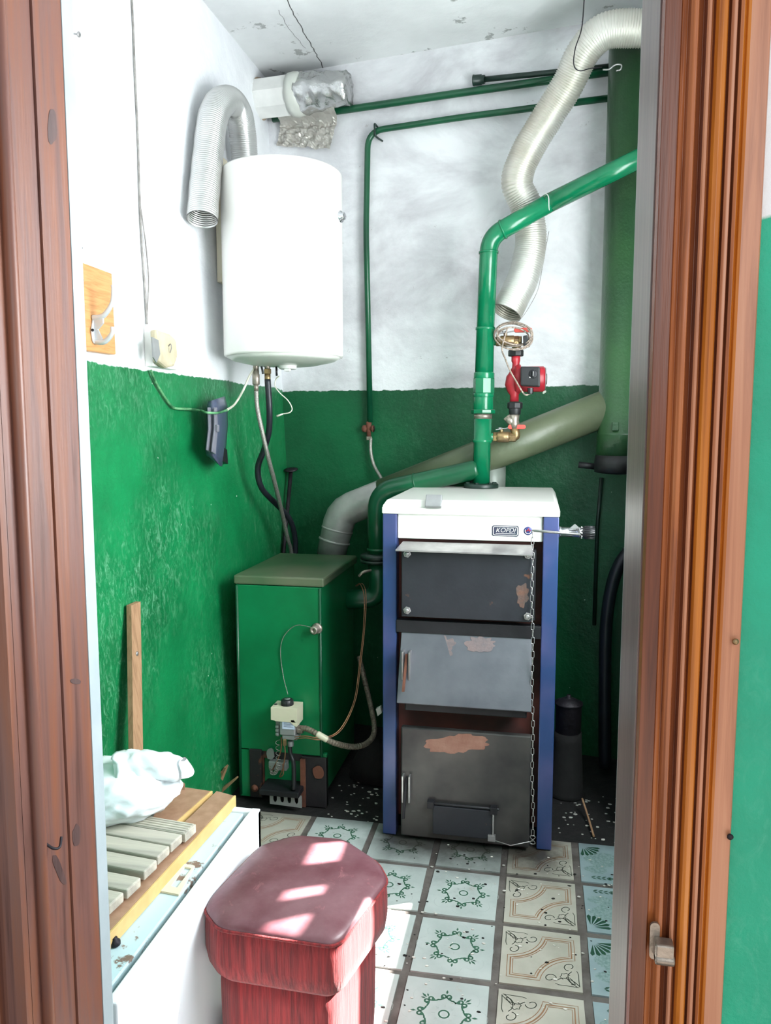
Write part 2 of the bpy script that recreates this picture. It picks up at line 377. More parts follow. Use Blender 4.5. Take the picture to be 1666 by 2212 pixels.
def crumple(mb, amp, sc, seed):
    mb.v = [v+V((noise.noise(v*sc+V((seed, 0, 0))), noise.noise(v*sc+V((0, seed, 0))), noise.noise(v*sc+V((0, 0, seed)))))*amp for v in mb.v]
def hexnut(mb, c, ax, r, h, mi=0): return mb.lathe([(r*.93, 0), (r, h*.12), (r, h*.88), (r*.93, h)], V(c), ax, hexn=6, mi=mi)
def text_mesh(txt, size, depth, shear=.25, font_extra=0):
    cu = bpy.data.curves.new('lettering', 'FONT'); cu.body = txt; cu.size = size; cu.extrude = depth; cu.shear = shear; cu.align_x = 'CENTER'; cu.align_y = 'CENTER'; cu.offset = font_extra
    o = bpy.data.objects.new('lettering', cu); COL.objects.link(o); bpy.context.view_layer.update()
    dg = bpy.context.evaluated_depsgraph_get(); me = bpy.data.meshes.new_from_object(o.evaluated_get(dg))
    vs = [v.co.copy() for v in me.vertices]; fs = [tuple(p.vertices) for p in me.polygons]
    bpy.data.objects.remove(o); bpy.data.meshes.remove(me); bpy.data.curves.remove(cu); return vs, fs

# ================================================================== SETTING
ZC = 2.88; YF, YN = 1.0, .845; DXL, DXR = -.631, .1077; XR = .62; HEAD = 2.06
c0, c1 = corner(-.02), corner(ZC+.02)
mb = MB(); yn = YF-.02
q = [V((leftx(yn, -.02), yn, -.02)), c0, c1, V((leftx(yn, ZC+.02), yn, ZC+.02))]
mb.slab(q, (-.12, 0, 0)); structure(mb.build('wall_left', GREENL), 'left wall of the boiler room, white above glossy green paint', 'wall')
mb = MB(); mb.slab([c0+V((-.1, .015, 0)), V((XR+.1, backy(XR+.1), -.02)), V((XR+.1, backy(XR+.1), ZC+.02)), c1+V((-.1, .015, 0))], (.018, .12, 0))
structure(mb.build('wall_back', GREENB), 'back wall behind the boilers, white above dark green paint', 'wall')
# right wall with the window opening
WY0, WY1, WZ0, WZ1 = 1.28, 2.72, .86, 2.12
mb = MB()
for a, b in (((XR, YF-.02, -.02), (XR+.12, WY0, ZC)), ((XR, WY1, -.02), (XR+.12, 3.3, ZC)), ((XR, WY0, -.02), (XR+.12, WY1, WZ0)), ((XR, WY0, WZ1), (XR+.12, WY1, ZC))): mb.box(a, b)
structure(mb.build('wall_right', GREENL))
holes = [(1.69, 1.925, .92, 1.345), (2.06, 2.56, .92, 1.2), (1.66, 1.77, 1.408, 1.60), (1.80, 1.888, 1.41, 1.50), (1.937, 1.98, 1.41, 1.503), (2.06, 2.168, 1.408, 1.496), (1.84, 2.40, 1.80, 2.10)]  # unseen window: openings shaped to drop sun patches on ottoman, floor and bag
ys = sorted({WY0, WY1, *[h[0] for h in holes], *[h[1] for h in holes]}); zs = sorted({WZ0, WZ1, *[h[2] for h in holes], *[h[3] for h in holes]})
mb = MB()
for a, b in zip(ys, ys[1:]):
    for c, d in zip(zs, zs[1:]):
        ym, zm = (a+b)/2, (c+d)/2
        if not any(h[0] < ym < h[1] and h[2] < zm < h[3] for h in holes): mb.box((XR+.05, a, c), (XR+.08, b, d))
structure(mb.build('window_1', WHITEP))
mb = MB(); mb.box((.30, 2.58, -.02), (XR+.02, 2.74, 1.40)); structure(mb.build('unseen_shade_pier', GREENB))  # unseen pier added to keep the corner right of the boiler in shade
# front wall (between the hall and the boiler room) with the doorway
mb = MB()
for a, b in (((-1.32, YN, -.02), (DXL-.03, YF, ZC)), ((DXR+.03, YN, -.02), (1.9, YF, ZC)), ((DXL-.03, YN, HEAD+.03), (DXR+.03, YF, ZC))): mb.box(a, b)
structure(mb.build('wall_front', HALL), 'hall side wall beside the door casing, white above teal green paint', 'wall')
mb = MB(); mb.box((-1.5, YN, ZC), (1.9, 3.75, ZC+.15), 0)
for pts, w_ in (([(612, -30), (640, 40), (672, 95), (690, 130), (712, 168)], .004), ([(600, 20), (625, 60), (660, 105)], .0015)):
    P = [FL(x, y, ZC) for x, y in pts]
    P = [p+V((random.uniform(-.004, .004), random.uniform(-.004, .004), 0)) for p in cr(P, 8)]
    mb.ribbon(P, w_, ZC-.0006, 1)
structure(mb.build('ceiling', [CEIL, CRACK]), 'cracked and flaking whitewashed ceiling', 'ceiling')
# floor: grout bed, tiles with printed ornament, soot stained concrete behind
TX, TY, X0, Y0 = .2215, .2405, -.078, 2.262   # pitch, and the joint crossing at the right front of the solid fuel boiler
J = .022
mb = MB(); mb.box((-1.3, YN-.1, -.06), (XR+.1, 2.50, -.004), 0); mb.box((-1.3, 2.50, -.06), (XR+.1, 3.8, -.004), 1)
ZI = .0009
def rosette(cx, cy, s):
    def T(p): return (cx+p[0]*s, cy+p[1]*s)
    R = lambda p, a: (p[0]*cos(a)-p[1]*sin(a), p[0]*sin(a)+p[1]*cos(a))
    mb.ribbon([T((.052*cos(2*pi*k/24), .052*sin(2*pi*k/24))) for k in range(24)], .017*s, ZI, 2, True)
    for k in range(8):
        a = k*pi/4
        for sg in (1, -1):
            arc = [(.235, 0), (.2, .045*sg), (.185, .08*sg), (.2, .098*sg)]
            mb.ribbon([T(R(p, a)) for p in [(.245, 0), (.215, .03*sg), (.196, .065*sg), (.196, .0835*sg)]], .018*s, ZI, 2)
            curl = [(.245+.035*(1-t*.45)*cos(-pi*.5+t*4.2)-.0, sg*(.032+.028*(1-t*.45)*sin(-pi*.5+t*4.2))) for t in [i/10 for i in range(11)]]
            mb.ribbon([T(R(p, a)) for p in curl], .019*s, ZI+.0001, 2)
            bx, by = curl[-1]
            mb.poly([T(R((bx+.019*cos(j*pi/4), by+.019*sin(j*pi/4)), a)) for j in range(8)], ZI+.0002, 2)
        def leaf(l0, l1, ang, off, wd, mi):
            p0 = V((l0, off)); d = V((cos(ang), sin(ang))); nn = V((-d.y, d.x)); p1 = p0+d*(l1-l0); pm = (p0+p1)/2
            mb.poly([T(R(p, a)) for p in (p0, pm-nn*wd, p1, pm+nn*wd)], ZI+.0003, mi)
        leaf(.285, .37 if k % 2 else .35, 0, 0, .013, 2)
        if k % 2:
            for sg in (1, -1): leaf(.285, .34, .5*sg, .018*sg, .010, 2)
            for sg in (1, -1): leaf(.09, .12, .6*sg, 0, .007, 4)
        leaf(.085, .14, 0, 0, .007, 4)
        mb.ribbon([T(R((.33+.12*cos(t), .115*sin(t)), a)) for t in [(-1.4+2.8*i/12) for i in range(13)]], .004*s, ZI, 4)
def lattice(cx, cy, s):
    # cream tile: octagon-like panel with two concave corners and scrolled ornaments
    def T(p): return (cx+p[0]*s, cy+p[1]*s)
    def panel(m, r, w_, mi):
        e = .5-m; c = .5-.02; P = []
        for (sx, sy) in ((-1, 1), (1, -1)):
            ccx, ccy = sx*c, sy*c
            A0 = math.asin(max(-1, min(1, (c-e)/r)))
            for i in range(15):
                t = A0+(pi/2-2*A0)*i/14
                P.append((ccx-sx*r*cos(t), ccy-sy*r*sin(t)) if sx < 0 else (ccx-sx*r*cos(t), ccy-sy*r*sin(t)))
            P.append((e*sx, e*sx))
        mb.ribbon([T(p) for p in P], w_*s, ZI, mi, True)
    panel(.075, .50, .010, 5); panel(.115, .545, .019, 5); panel(.145, .575, .011, 5)
    for sx, sy in ((-1, 1), (1, -1)):
        def C(u, v): return T((sx*(.475-u*1.22), sy*(.475-v*1.22)))
        for sw in (0, 1):
            W = (lambda u, v: C(u, v)) if sw == 0 else (lambda u, v: C(v, u))
            sp = [(.30-.062*(1-t*.55)*cos(t*5.6), .10+.062*(1-t*.55)*sin(t*5.6+.2)) for t in [i/18 for i in range(19)]]
            mb.ribbon([W(*p) for p in cr([(.03, .03, 0), (.10, .03, 0), (.17, .05, 0), (.235, .10, 0)], 5)] if 0 else [W(p.x, p.y) for p in cr([(.01, .03, 0), (.08, .10, 0), (.17, .12, 0), (.235, .08, 0)], 5)], .011*s, ZI, 6)
            mb.ribbon([W(*p) for p in sp], .012*s, ZI, 6)
            mb.ribbon([W(p.x, p.y) for p in cr([(.02, .01, 0), (.11, .015, 0), (.2, .015, 0), (.25, .03, 0)], 4)], .009*s, ZI, 6)
        mb.ribbon([C(.05+.09*t, .05+.09*t+.03*sin(pi*t)) for t in [i/8 for i in range(9)]]+[C(.14-.09*t, .14-.09*t-.03*sin(pi*t)) for t in [i/8 for i in range(1, 8)]], .010*s, ZI, 6, True)
        mb.ribbon([C(.10, .17), C(.135, .20), C(.16, .185), C(.185, .185), C(.185, .16), C(.20, .135), C(.17, .10)], .010*s, ZI, 6)
def fanned(cx, cy, s, fl):
    def T(p): return (cx+p[0]*s, cy+p[1]*s*fl)
    P = cr([(-.45, -.1, 0), (-.2, .12, 0), (.1, .05, 0), (.42, .3, 0), (.45, -.05, 0), (.1, -.25, 0), (-.2, -.3, 0)], 6, True)
    mb.poly([T((p.x, p.y)) for p in P], ZI-.0003, 8)
    P = cr([(-.46, .2, 0), (-.25, .32, 0), (-.1, .2, 0), (-.25, .08, 0)], 5, True); mb.poly([T((p.x, p.y)) for p in P], ZI-.0002, 8)
    for k in range(6):
        a = -.08+k*.32; a1 = a+.24; o = (-.44, -.44)
        mb.poly([T((o[0]+.05*cos(a+.12), o[1]+.05*sin(a+.12))), T((o[0]+.24*cos(a), o[1]+.24*sin(a))), T((o[0]+.275*cos(a+.12), o[1]+.275*sin(a+.12))), T((o[0]+.24*cos(a1), o[1]+.24*sin(a1)))], ZI, 7)
    for k in range(4):
        for sg in (1, -1):
            x = -.36+k*.075; mb.poly([T((x, .42)), T((x+.03, .42+.035*sg)), T((x+.075, .42+.045*sg)), T((x+.05, .42+.012*sg))], ZI, 7)
    mb.ribbon([T((p.x, p.y)) for p in cr([(-.1, .42, 0), (.1, .38, 0), (.27, .2, 0), (.24, .04, 0), (.12, .08, 0), (.16, .15, 0)], 6)], .03*s, ZI, 7)
for i in range(-5, 4):
    for j in range(-7, 1):
        x0, x1 = X0+TX*i+J/2, X0+TX*(i+1)-J/2; y0, y1 = Y0+TY*j+J/2, Y0+TY*(j+1)-J/2
        if y0 < YN-.1 or x1 < -1.2 or x0 > XR-.02: continue
        x0 = max(x0, -1.2); x1 = min(x1, XR-.01)
        jit = lambda: random.uniform(-.0025, .0025)
        kind = 'A' if i in (-1, -2, -3) else ('B' if i in (0, -4, -5) else 'C')
        mi = {'A': 9, 'B': 10, 'C': 11}[kind]
        mb.prism([(x0+jit(), y0+jit(), -.004), (x1+jit(), y0+jit(), -.004), (x1+jit(), y1+jit(), -.004), (x0+jit(), y1+jit(), -.004)], (0, 0, .0045), mi)
        cx, cy = X0+TX*(i+.5), Y0+TY*(j+.5); s_ = TX-J
        if kind == 'A': rosette(cx, cy, s_*1.13)
        elif kind == 'B': lattice(cx, cy, s_)
        elif i == 1: fanned(cx, cy, s_, 1 if j % 2 else -1)
structure(mb.build('floor', [GROUT, SOOTF, INK_G, INK_G, INK_L, INK_B, INK_K, INK_D, INK_S, TILE_A, TILE_B, TILE_C, SOOT]), 'ornamented pale tiles with wide dirty joints', 'floor')
mb = MB(); mb.box((-2.2, -2.4, -.06), (1.9, YN-.1, -.002)); structure(mb.build('floor_hall', GROUT))
# door lining and casings
mb = MB()
mb.box((DXL-.03, .927, 0), (DXL, YF-.012, HEAD), 0)
mb.box((DXL-.03, .877, 0), (DXL-.003, .9257, HEAD), 0)
mb.lathe([(.0085, 0), (.0085, HEAD)], (DXL-.004, .867, 0), n=18)
mb.box((DXL-.03, YN-.005, 0), (DXL-.008, .876, HEAD), 0)
mb.box((DXL-.03, YF-.0118, 0), (DXL+.0012, YF+.014, HEAD), 1)
prof = [(0, 0), (0, -.012), (.012, -.016), (.024, -.016), (.026, -.009), (.034, -.009), (.036, -.016), (.046, -.02), (.056, -.019), (.06, -.012), (.066, -.011), (.068, -.016), (.074, -.017), (.077, -.012), (.082, -.012), (.085, -.017), (.10, -.018), (.124, -.018), (.124, 0)]
mb.prism([(DXL-.008-x, YN-.004+y, 0) for x, y in prof][::-1], (0, 0, HEAD+.1), 0)
for kx, ky, rx, ry, tl in ((112, 275, 10, 40, .0), (165, 1805, 9, 24, .0), (132, 1880, 8, 34, -.35), (163, 1472, 12, 6, .2)):
    P = []
    for k in range(30):
        a = 2*pi*k/30; r = 1+.22*noise.noise(V((cos(a)*1.6, sin(a)*1.6, kx*.1))); x, y = rx*r*cos(a), ry*r*sin(a); q = XA(kx+x*cos(tl)-y*sin(tl), ky+x*sin(tl)+y*cos(tl), DXL); P.append((DXL+.0003 if q.y > .927 else DXL-.0027, q.y, q.z))
    if min(p[1] for p in P) > .9275 or max(p[1] for p in P) < .925: mb.prism(P, (.0002, 0, 0), 2)
structure(mb.build('trim_1', [WOODL, WHITEP, KNOT], bevel=.0015), 'left door lining of two reddish brown planks with a painted white edge', 'door frame')
mb = MB()
mb.box((DXR, YN+.0, 0), (DXR+.03, YF+.002, HEAD), 1)
mb.box((DXR+.0004, YF+.0022, 0), (DXR+.03, YF+.008, HEAD), 2)
p2 = [(.002, 0), (.002, -.006), (.005, -.012), (.026, -.0125), (.028, -.006), (.036, -.004), (.038, -.012), (.042, -.0155), (.047, -.016), (.0495, -.008), (.056, -.005), (.0585, -.013), (.0605, -.015), (.0635, -.0155), (.0655, -.010), (.0675, -.0075), (.0695, -.012), (.0725, -.0165), (.0775, -.0185), (.083, -.0165), (.0855, -.012), (.0875, -.007), (.0895, -.011), (.0925, -.0135), (.0965, -.0135), (.0985, -.009), (.1005, -.0135), (.1045, -.0155), (.108, -.0105), (.1095, -.014), (.113, -.0152), (.137, -.0155), (.139, -.012), (.139, 0)]
p2 = [(x*.715, y*.9) for x, y in p2]
mb.prism([(DXR+x, YN-.0005+y, 0) for x, y in p2], (0, 0, HEAD+.12), 0)
nf = len(p2)
for i in range(nf):
    xm = (p2[i][0]+p2[(i+1) % nf][0])/2/.715
    mb.m[len(mb.m)-nf+i] = 3 if (xm < .0275 or .0495 < xm < .058 or .0675 < xm < .0705 or .0855 < xm < .0895 or .097 < xm < .1) else 4 if (.0705 < xm < .0855 or .1045 < xm < .113) else 5 if (xm > .113 or .0585 < xm < .066 or .0895 < xm < .0965) else 0  # groove shade and lit ribs are put into the wood colours
structure(mb.build('trim_2', [WOODR, WOODG, WHITEP, WOODD, WOODO, WOODS], bevel=.0006), 'right door casing with ribbed orange brown moulding', 'door frame')
mb = MB(); mb.box((DXL-.03, YN, HEAD), (DXR+.03, YF, HEAD+.03)); structure(mb.build('trim_3', WOODL))

# ================================================================== SOLID FUEL BOILER
KY, KB = 2.42, 3.04
def KZ(y, x=1000, Y=KY): return YA(x, y, Y).z
KXL, KXR = -.485, .066
t = thing('solid_fuel_boiler', 'tall solid fuel boiler with white lid, blue posts and three soot dark doors', 'boiler', (-.21, KY+.3, 0))
MB().box((KXL+.03, KY+.055, .05), (KXR-.03, KB-.02, 1.02)).build('body', REDB, t)
MB().box((KXL+.06, KY+.02, .0), (KXR-.06, KB-.06, .06)).build('plinth', BLACKC, t)
zp = KZ(1113)
for xa, xb in ((KXL, KXL+.045), (KXR-.047, KXR)):
    mb = MB(); o = 1 if xa < -.2 else -1
    mb.box((xa, KY, .004), (xb, KY+.012, zp))
    xs = (xa, xa+.012) if o > 0 else (xb-.012, xb)
    mb.box((xs[0], KY+.011, .004), (xs[1], KB-.01, zp)); xi = (xb-.01, xb) if o > 0 else (xa, xa+.01)
    mb.box((xi[0], KY+.011, .004), (xi[1], KY+.05, zp)); mb.build('side_panel', BLUE, t, bevel=.003)
# lid
zl0, zl1 = KZ(1168), 1.124
mb = MB(); y0 = KY+.012
prof = [(KY+.013, zl0), (KY+.013, zp), (KY-.004, zp), (KY-.004, 1.086), (KY+.035, zl1), (KB, zl1), (KB, zl0)]
xa, xb = KXL+.046, KXR-.048
mb.box((xa, KY+.013, zl0), (xb, KY+.10, zp+.004))
e = .002
q = [(KXL-e, KY-.004, zp), (KXR+e, KY-.004, zp), (KXR+e, KB, zp), (KXL-e, KB, zp)]
q2 = [(KXL-e, KY-.004, 1.102), (KXR+e, KY-.004, 1.102), (KXR+e, KB, 1.102), (KXL-e, KB, 1.102)]
q3 = [(KXL+.012, KY+.014, zl1), (KXR-.012, KY+.014, zl1), (KXR-.012, KB, zl1), (KXL+.012, KB, zl1)]
mb.hexa(q+q2); mb.hexa(q2+q3)
lid = mb.build('lid', ENAMEL, t, bevel=.004)
# thermometer on the chamfer
p = YA(938, 1087, KY+.004); nn = V((0, -.8, .6)).normalized(); uu = V((1, 0, 0)); vv = nn.cross(uu)
mb = MB(); c = p+nn*.002
mb.prism([c-uu*.026-vv*.022, c+uu*.026-vv*.022, c+uu*.026+vv*.022, c-uu*.026+vv*.022], nn*.016, 0)
th = mb.build('thermometer', GREY, t, bevel=.003)
# badge
def front_poly(pts, Y): return [YA(x, y, Y) for x, y in pts]
def rrect(cx, cz, w_, h, r, Y, n=5):
    P = []
    for sx, sz, a0 in ((1, 1, 0), (-1, 1, pi/2), (-1, -1, pi), (1, -1, 1.5*pi)):
        for i in range(n+1):
            a = a0+pi/2*i/n; P.append(V((cx+sx*(w_/2-r)+r*cos(a), Y, cz+sz*(h/2-r)+r*sin(a))))
    return P
bc = YA(1092, 1147, KY+.011); Yb = KY+.013
mb = MB(); mb.prism(rrect(bc.x, bc.z, .082, .034, .006, Yb), (0, -.002, 0)); bd = mb.build('badge', BADGE, t)
mb = MB(); A = rrect(bc.x, bc.z, .076, .028, .005, Yb-.0021); B = rrect(bc.x, bc.z, .073, .025, .004, Yb-.0021)
n = len(A); mb.add(A+B+[p+V((0, -.0008, 0)) for p in A+B], [(i, (i+1) % n, n+(i+1) % n, n+i) for i in range(n)]+[(2*n+i, 2*n+(i+1) % n, 3*n+(i+1) % n, 3*n+i) for i in range(n)])
mb.box((bc.x-.03, Yb-.0022, bc.z-.0092), (bc.x+.031, Yb-.0032, bc.z-.0078))
vs, fs = text_mesh('KOPDI', .0205, .0004, .30, -.0003)
mb.add([(bc.x+v.x, Yb-.0026-v.z, bc.z+.0018+v.y) for v in vs], fs)
mb.build('badge_lettering', WHITE, bd)
rc = YA(1141, 1147, KY+.011)
mb = MB(); mb.lathe([(.0128, 0), (.0132, .001), (.012, .002)], (rc.x, Yb, rc.z), (0, -1, 0), 28); rb = mb.build('round_emblem', BADGEB, t)
mb = MB(); arc = [(rc.x+.0088*cos(a), Yb-.0026, rc.z+.0088*sin(a)) for a in [radians(150+i*12) for i in range(18)]]
mb.tube(arc, .0011, 6); mb.build('emblem_arc', WHITE, rb)
mb = MB()
for a, b in (((-.006, -.003), (.002, .008)), ((.002, .008), (.005, -.003)), ((-.008, .0005), (.009, .002))): mb.tube([(rc.x+a[0], Yb-.0026, rc.z+a[1]), (rc.x+b[0], Yb-.0026, rc.z+b[1])], .0009, 6)
mb.build('emblem_strokes', PUMPR, rb)
# upper door lip, upper plate with bolts
xl, xr = YA(868, 1200, 2.4).x, YA(1150, 1200, 2.4).x
zt, zb = KZ(1193, 1000, 2.4), KZ(1337, 1000, 2.4)
mb = MB(); xa, xb = YA(856, 1188, 2.37).x, YA(1152, 1188, 2.37).x
mb.hexa([(xa, 2.355, zt+.004), (xb, 2.355, zt+.002), (xb, 2.425, zt+.022), (xa+.012, 2.425, zt+.022), (xa, 2.355, zt+.009), (xb, 2.355, zt+.007), (xb, 2.425, zt+.026), (xa+.012, 2.425, zt+.026)])
mb.build('door_lip', STEEL, t, bevel=.001)
mb = MB(); mb.box((xl+.004, 2.414, zb+.002), (xr+.012, 2.475, zt+.01)); mb.build('door_frame_edge', DARKS, t)
mb = MB(); mb.box((xl, 2.395, zb), (xr, 2.414, zt)); ud = mb.build('upper_door', DOORU, t, bevel=.003)
def blot(cx, cy, rx, ry, Y, parent, seed, name='rust_patch'):
    P = []
    for k in range(52):
        a = 2*pi*k/52; r = 1+.5*noise.noise(V((cos(a)*2.2, sin(a)*2.2, seed))); q = YA(cx+rx*r*cos(a), cy+ry*r*sin(a), Y); P.append((q.x, Y-.0002, q.z))
    mb = MB(); mb.prism(P, (0, -.0005, 0)); mb.build(name, PATCHD, parent)
blot(1128, 1285, 14, 26, 2.395, ud, 3.3)
for (x, y) in ((880, 1190+6), (1141, 1199), (880, 1318), (1140, 1331)):
    c = YA(x, y, 2.394); mb = MB(); hexnut(mb, c, (0, -1, 0), .0125, .006); mb.lathe([(.007, .006), (.007, .012), (.005, .013)], c, (0, -1, 0), 14)
    mb.build('bolt', STEEL, ud)
mb = MB(); mb.box((KXL+.045, KY-.004, KZ(1372)), (KXR-.048, KY+.03, KZ(1345))); mb.build('cross_bar', DARKS, t, bevel=.002)
# middle door tilted outwards at its foot
zt, zb = KZ(1362, 1000, 2.425), KZ(1528, 1000, 2.35)
xl, xr = YA(868, 1360, 2.425).x, YA(1149, 1368, 2.425).x
xbl, xbr = YA(857, 1520, 2.35).x, YA(1148, 1536, 2.35).x
mb = MB(); mb.hexa([(xl, 2.425, zt), (xr, 2.425, zt), (xr, 2.445, zt), (xl, 2.445, zt), (xbl, 2.35, zb), (xbr, 2.35, zb), (xbr, 2.362, zb-.006), (xbl, 2.362, zb-.006)])
md = mb.build('middle_door', DOORM, t, bevel=.002)
mb = MB(); mb.box((xl+.02, 2.37, zb-.03), (xr-.01, 2.46, zb-.004)); mb.build('hearth_plate', DARKS, t, bevel=.004)
def latch(px, py, Y, parent, dy):
    c = YA(px, py, Y)
    mb = MB()
    for s_ in (-1, 1): mb.box((c.x+s_*.011-.003, c.y-.022, c.z-.045), (c.x+s_*.011+.003, c.y+.012, c.z+.045))
    lb = mb.build('latch_bracket', STEEL, parent, bevel=.0015)
    mb = MB(); mb.hexa([(c.x-.004, c.y-.006, c.z+.035), (c.x+.004, c.y-.006, c.z+.035), (c.x+.004, c.y, c.z+.035), (c.x-.004, c.y, c.z+.035), (c.x-.008, c.y-.05, c.z-dy), (c.x, c.y-.05, c.z-dy), (c.x+.001, c.y-.043, c.z-dy), (c.x-.007, c.y-.043, c.z-dy)]); mb.build('latch_lever', RUSTB if dy < .08 else DARKS, lb, bevel=.001)
latch(879, 1435, 2.392, md, .075)
def tilt_blot(cx, cy, rx, ry, seed):
    P = []
    for k in range(60):
        a = 2*pi*k/60; r = 1+.55*noise.noise(V((cos(a)*2.4, sin(a)*2.4, seed))); x, y = cx+rx*r*cos(a), cy+ry*r*sin(a); f = (y-1362)/(1528-1362)
        P.append(YA(x, y, 2.425-.075*f-.0006))
    mb = MB(); mb.prism(P, (0, -.0005, 0)); mb.build('rust_patch', PATCHM, md)
tilt_blot(958, 1398, 26, 22, 1.3); tilt_blot(1040, 1392, 30, 16, 4.1)
# lower door
zt, zb = KZ(1580, 1000, 2.40), KZ(1818, 1000, 2.40)
xl, xr = YA(866, 1690, 2.4).x, YA(1146, 1700, 2.4).x
mb = MB(); mb.box((xl, 2.40, zb), (xr, 2.425, zt)); ld = mb.build('lower_door', DOORL, t, bevel=.005)
P = []
for k in range(46):
    a = 2*pi*k/46; r = 1+.3*noise.noise(V((cos(a)*3, sin(a)*3, 5.2))); q = YA(986+66*r*cos(a), 1610+20*r*sin(a)-(6 if cos(a) > 0 else 0), 2.3995); P.append((q.x, 2.3998, q.z))
mb = MB(); mb.prism(P, (0, -.0006, 0)); mb.build('rust_patch', PATCH, ld)
latch(879, 1700, 2.398, ld, .085)
fx0, fx1, fz0, fz1 = YA(935, 1775, 2.385).x, YA(1063, 1780, 2.385).x, KZ(1807, 1000, 2.385), KZ(1746, 1000, 2.385)
mb = MB(); mb.box((fx0, 2.383, fz0), (fx1, 2.392, fz1)); af = mb.build('ash_flap', DOORU, ld, bevel=.002)
mb = MB(); mb.tube([(fx0-.012, 2.388, fz1+.006), (fx1+.022, 2.388, fz1+.006)], .0045, 10)
for x in (fx0-.008, fx1+.004): mb.box((x-.01, 2.376, fz1-.008), (x+.012, 2.401, fz1+.014))
mb.build('flap_hinge', DARKS, ld, bevel=.001)
mb = MB(); mb.box((fx1-.012, 2.374, fz0-.002), (fx1+.012, 2.388, fz0+.018)); mb.box((fx1+.001, 2.378, fz0+.01), (fx1+.007, 2.384, fz1)); mb.build('flap_eye', STEEL, af, bevel=.001)
# draught regulator with chain
r0 = YA(1212, 1149, KY+.10)
dr = thing('draught_regulator', 'chrome draught regulator with black ribbed knob screwed into the boiler side', 'regulator', r0)
ax = V((1, 0, -.0)); mb = MB()
mb.lathe([(.017, 0), (.017, .01), (.0155, .011), (.0155, .062), (.0175, .064), (.0175, .075)], (KXR, r0.y, r0.z), ax, 20); mb.build('barrel', CHROME, dr)
kx = KXR+.066; mb = MB(); pr = [(.016, 0), (.0175, .003), (.0175, .012), (.0195, .014), (.0205, .045), (.019, .048), (.012, .0485)]
mb.lathe(pr, (kx, r0.y, r0.z), ax, 28)
for k in range(18):
    a = 2*pi*k/18; mb.tube([(kx+.015, r0.y+.0196*cos(a), r0.z+.0196*sin(a)), (kx+.046, r0.y+.0204*cos(a), r0.z+.0204*sin(a))], .0017, 6)
mb.build('knob', BLKP, dr)
mb = MB()
for k in range(10):
    a = 2*pi*k/10; mb.ball((kx+.007, r0.y+.0172*cos(a), r0.z+.0172*sin(a)), .0022, 0, 6)
mb.build('scale_marks', WHITE, dr)
la = YA(1150, 1146, KY-.035); lb = V((KXR+.06, r0.y-.02, r0.z+.012))
mb = MB(); mb.tube([lb+V((0, .02, 0)), V((lb.x, la.y, lb.z)), la], .0042, 8); mb.prism([lb+V((-.026, -.006, .002)), lb+V((.002, -.006, -.004)), lb+V((.002, -.006, .008)), lb+V((-.008, -.006, .017)), lb+V((-.012, -.006, .016))], (0, .006, 0))
mb.build('lever', STEEL, dr)
ch = thing('chain', 'thin steel chain hanging in front of the boiler doors from the regulator lever', 'chain', YA(1152, 1815, 2.36))
top = la; bot = YA(1151, 1806, 2.365); L = 44
mb0 = None; pts = [top.lerp(bot, i/L)+V((.004*sin(i*.5)*.4, 0, 0)) for i in range(L+1)]
def link_bm(c, d, k):
    u = V((1, 0, 0)) if k % 2 else V((.25, -1, 0)).normalized(); h, r = .0108, .0042
    P = [c+u*(r*cos(a))+V((0, 0, 1))*((h-r)*(1 if sin(a) > 0 else -1)+r*sin(a)) for a in [2*pi*(i+.5)/12 for i in range(12)]]
    return MB().tube(P, .0013, 6, closed=True)
for k in range(L):
    c = (pts[k]+pts[k+1])/2; link_bm(c, None, k).build('link', STEEL, ch)
mb = MB(); e8 = [bot+V((.008*sin(a*2)*1.0, -.001, -.012+.014*cos(a))) for a in [2*pi*i/24 for i in range(24)]]
mb.tube(e8, .0014, 6, closed=True); mb.build('hook', STEEL, ch)
mb = MB(); mb.tube([V((fx1, 2.377, fz0+.004)), V((fx1+.06, 2.37, fz0-.006)), bot+V((.002, 0, -.016))], .0016, 6); mb.build('flap_wire', STEEL, ch)

# ================================================================== GREEN GAS BOILER
GY, GB, GXL, GXR, GZ = 2.57, 3.07, -1.055, -.722, .832
t = thing('gas_boiler', 'low green painted gas floor boiler with burner open at its foot', 'boiler', (-.89, 2.82, 0))
mb = MB(); mb.box((GXL+.012, GY+.012, .03), (GXR-.012, GB-.01, GZ-.03)); mb.build('casing', BOILG, t, bevel=.004)
mb = MB(); mb.box((GXL, GY-.006, GZ-.032), (GXR, GB, GZ)); mb.build('top_cover', BOILT, t, bevel=.006)
px0, px1, pz1 = YA(541, 1680, GY-.004).x, YA(706, 1690, GY-.004).x, YA(620, 1622, GY-.004).z
mb = MB(); mb.box((GXL+.008, GY-.004, pz1-.01), (GXR-.010, GY+.014, GZ-.034)); mb.box((GXL+.008, GY-.004, .012), (px0, GY+.014, pz1)); mb.box((px1, GY-.004, .0), (GXR-.010, GY+.014, pz1))
mb.build('front_panel', BOILG, t, bevel=.003)
mb = MB()
for x in (GXL+.012, GXR-.014): mb.tube([(x, GY-.004, .02), (x, GY-.004, GZ-.036)], .0055, 8)
mb.build('corner_bead', PIPED, t)
for x in (GXL+.05, GXR-.05):
    for y in (GY+.05, GB-.06): MB().box((x-.02, y-.02, 0), (x+.02, y+.02, .04)).build('foot', BLACKC, t)
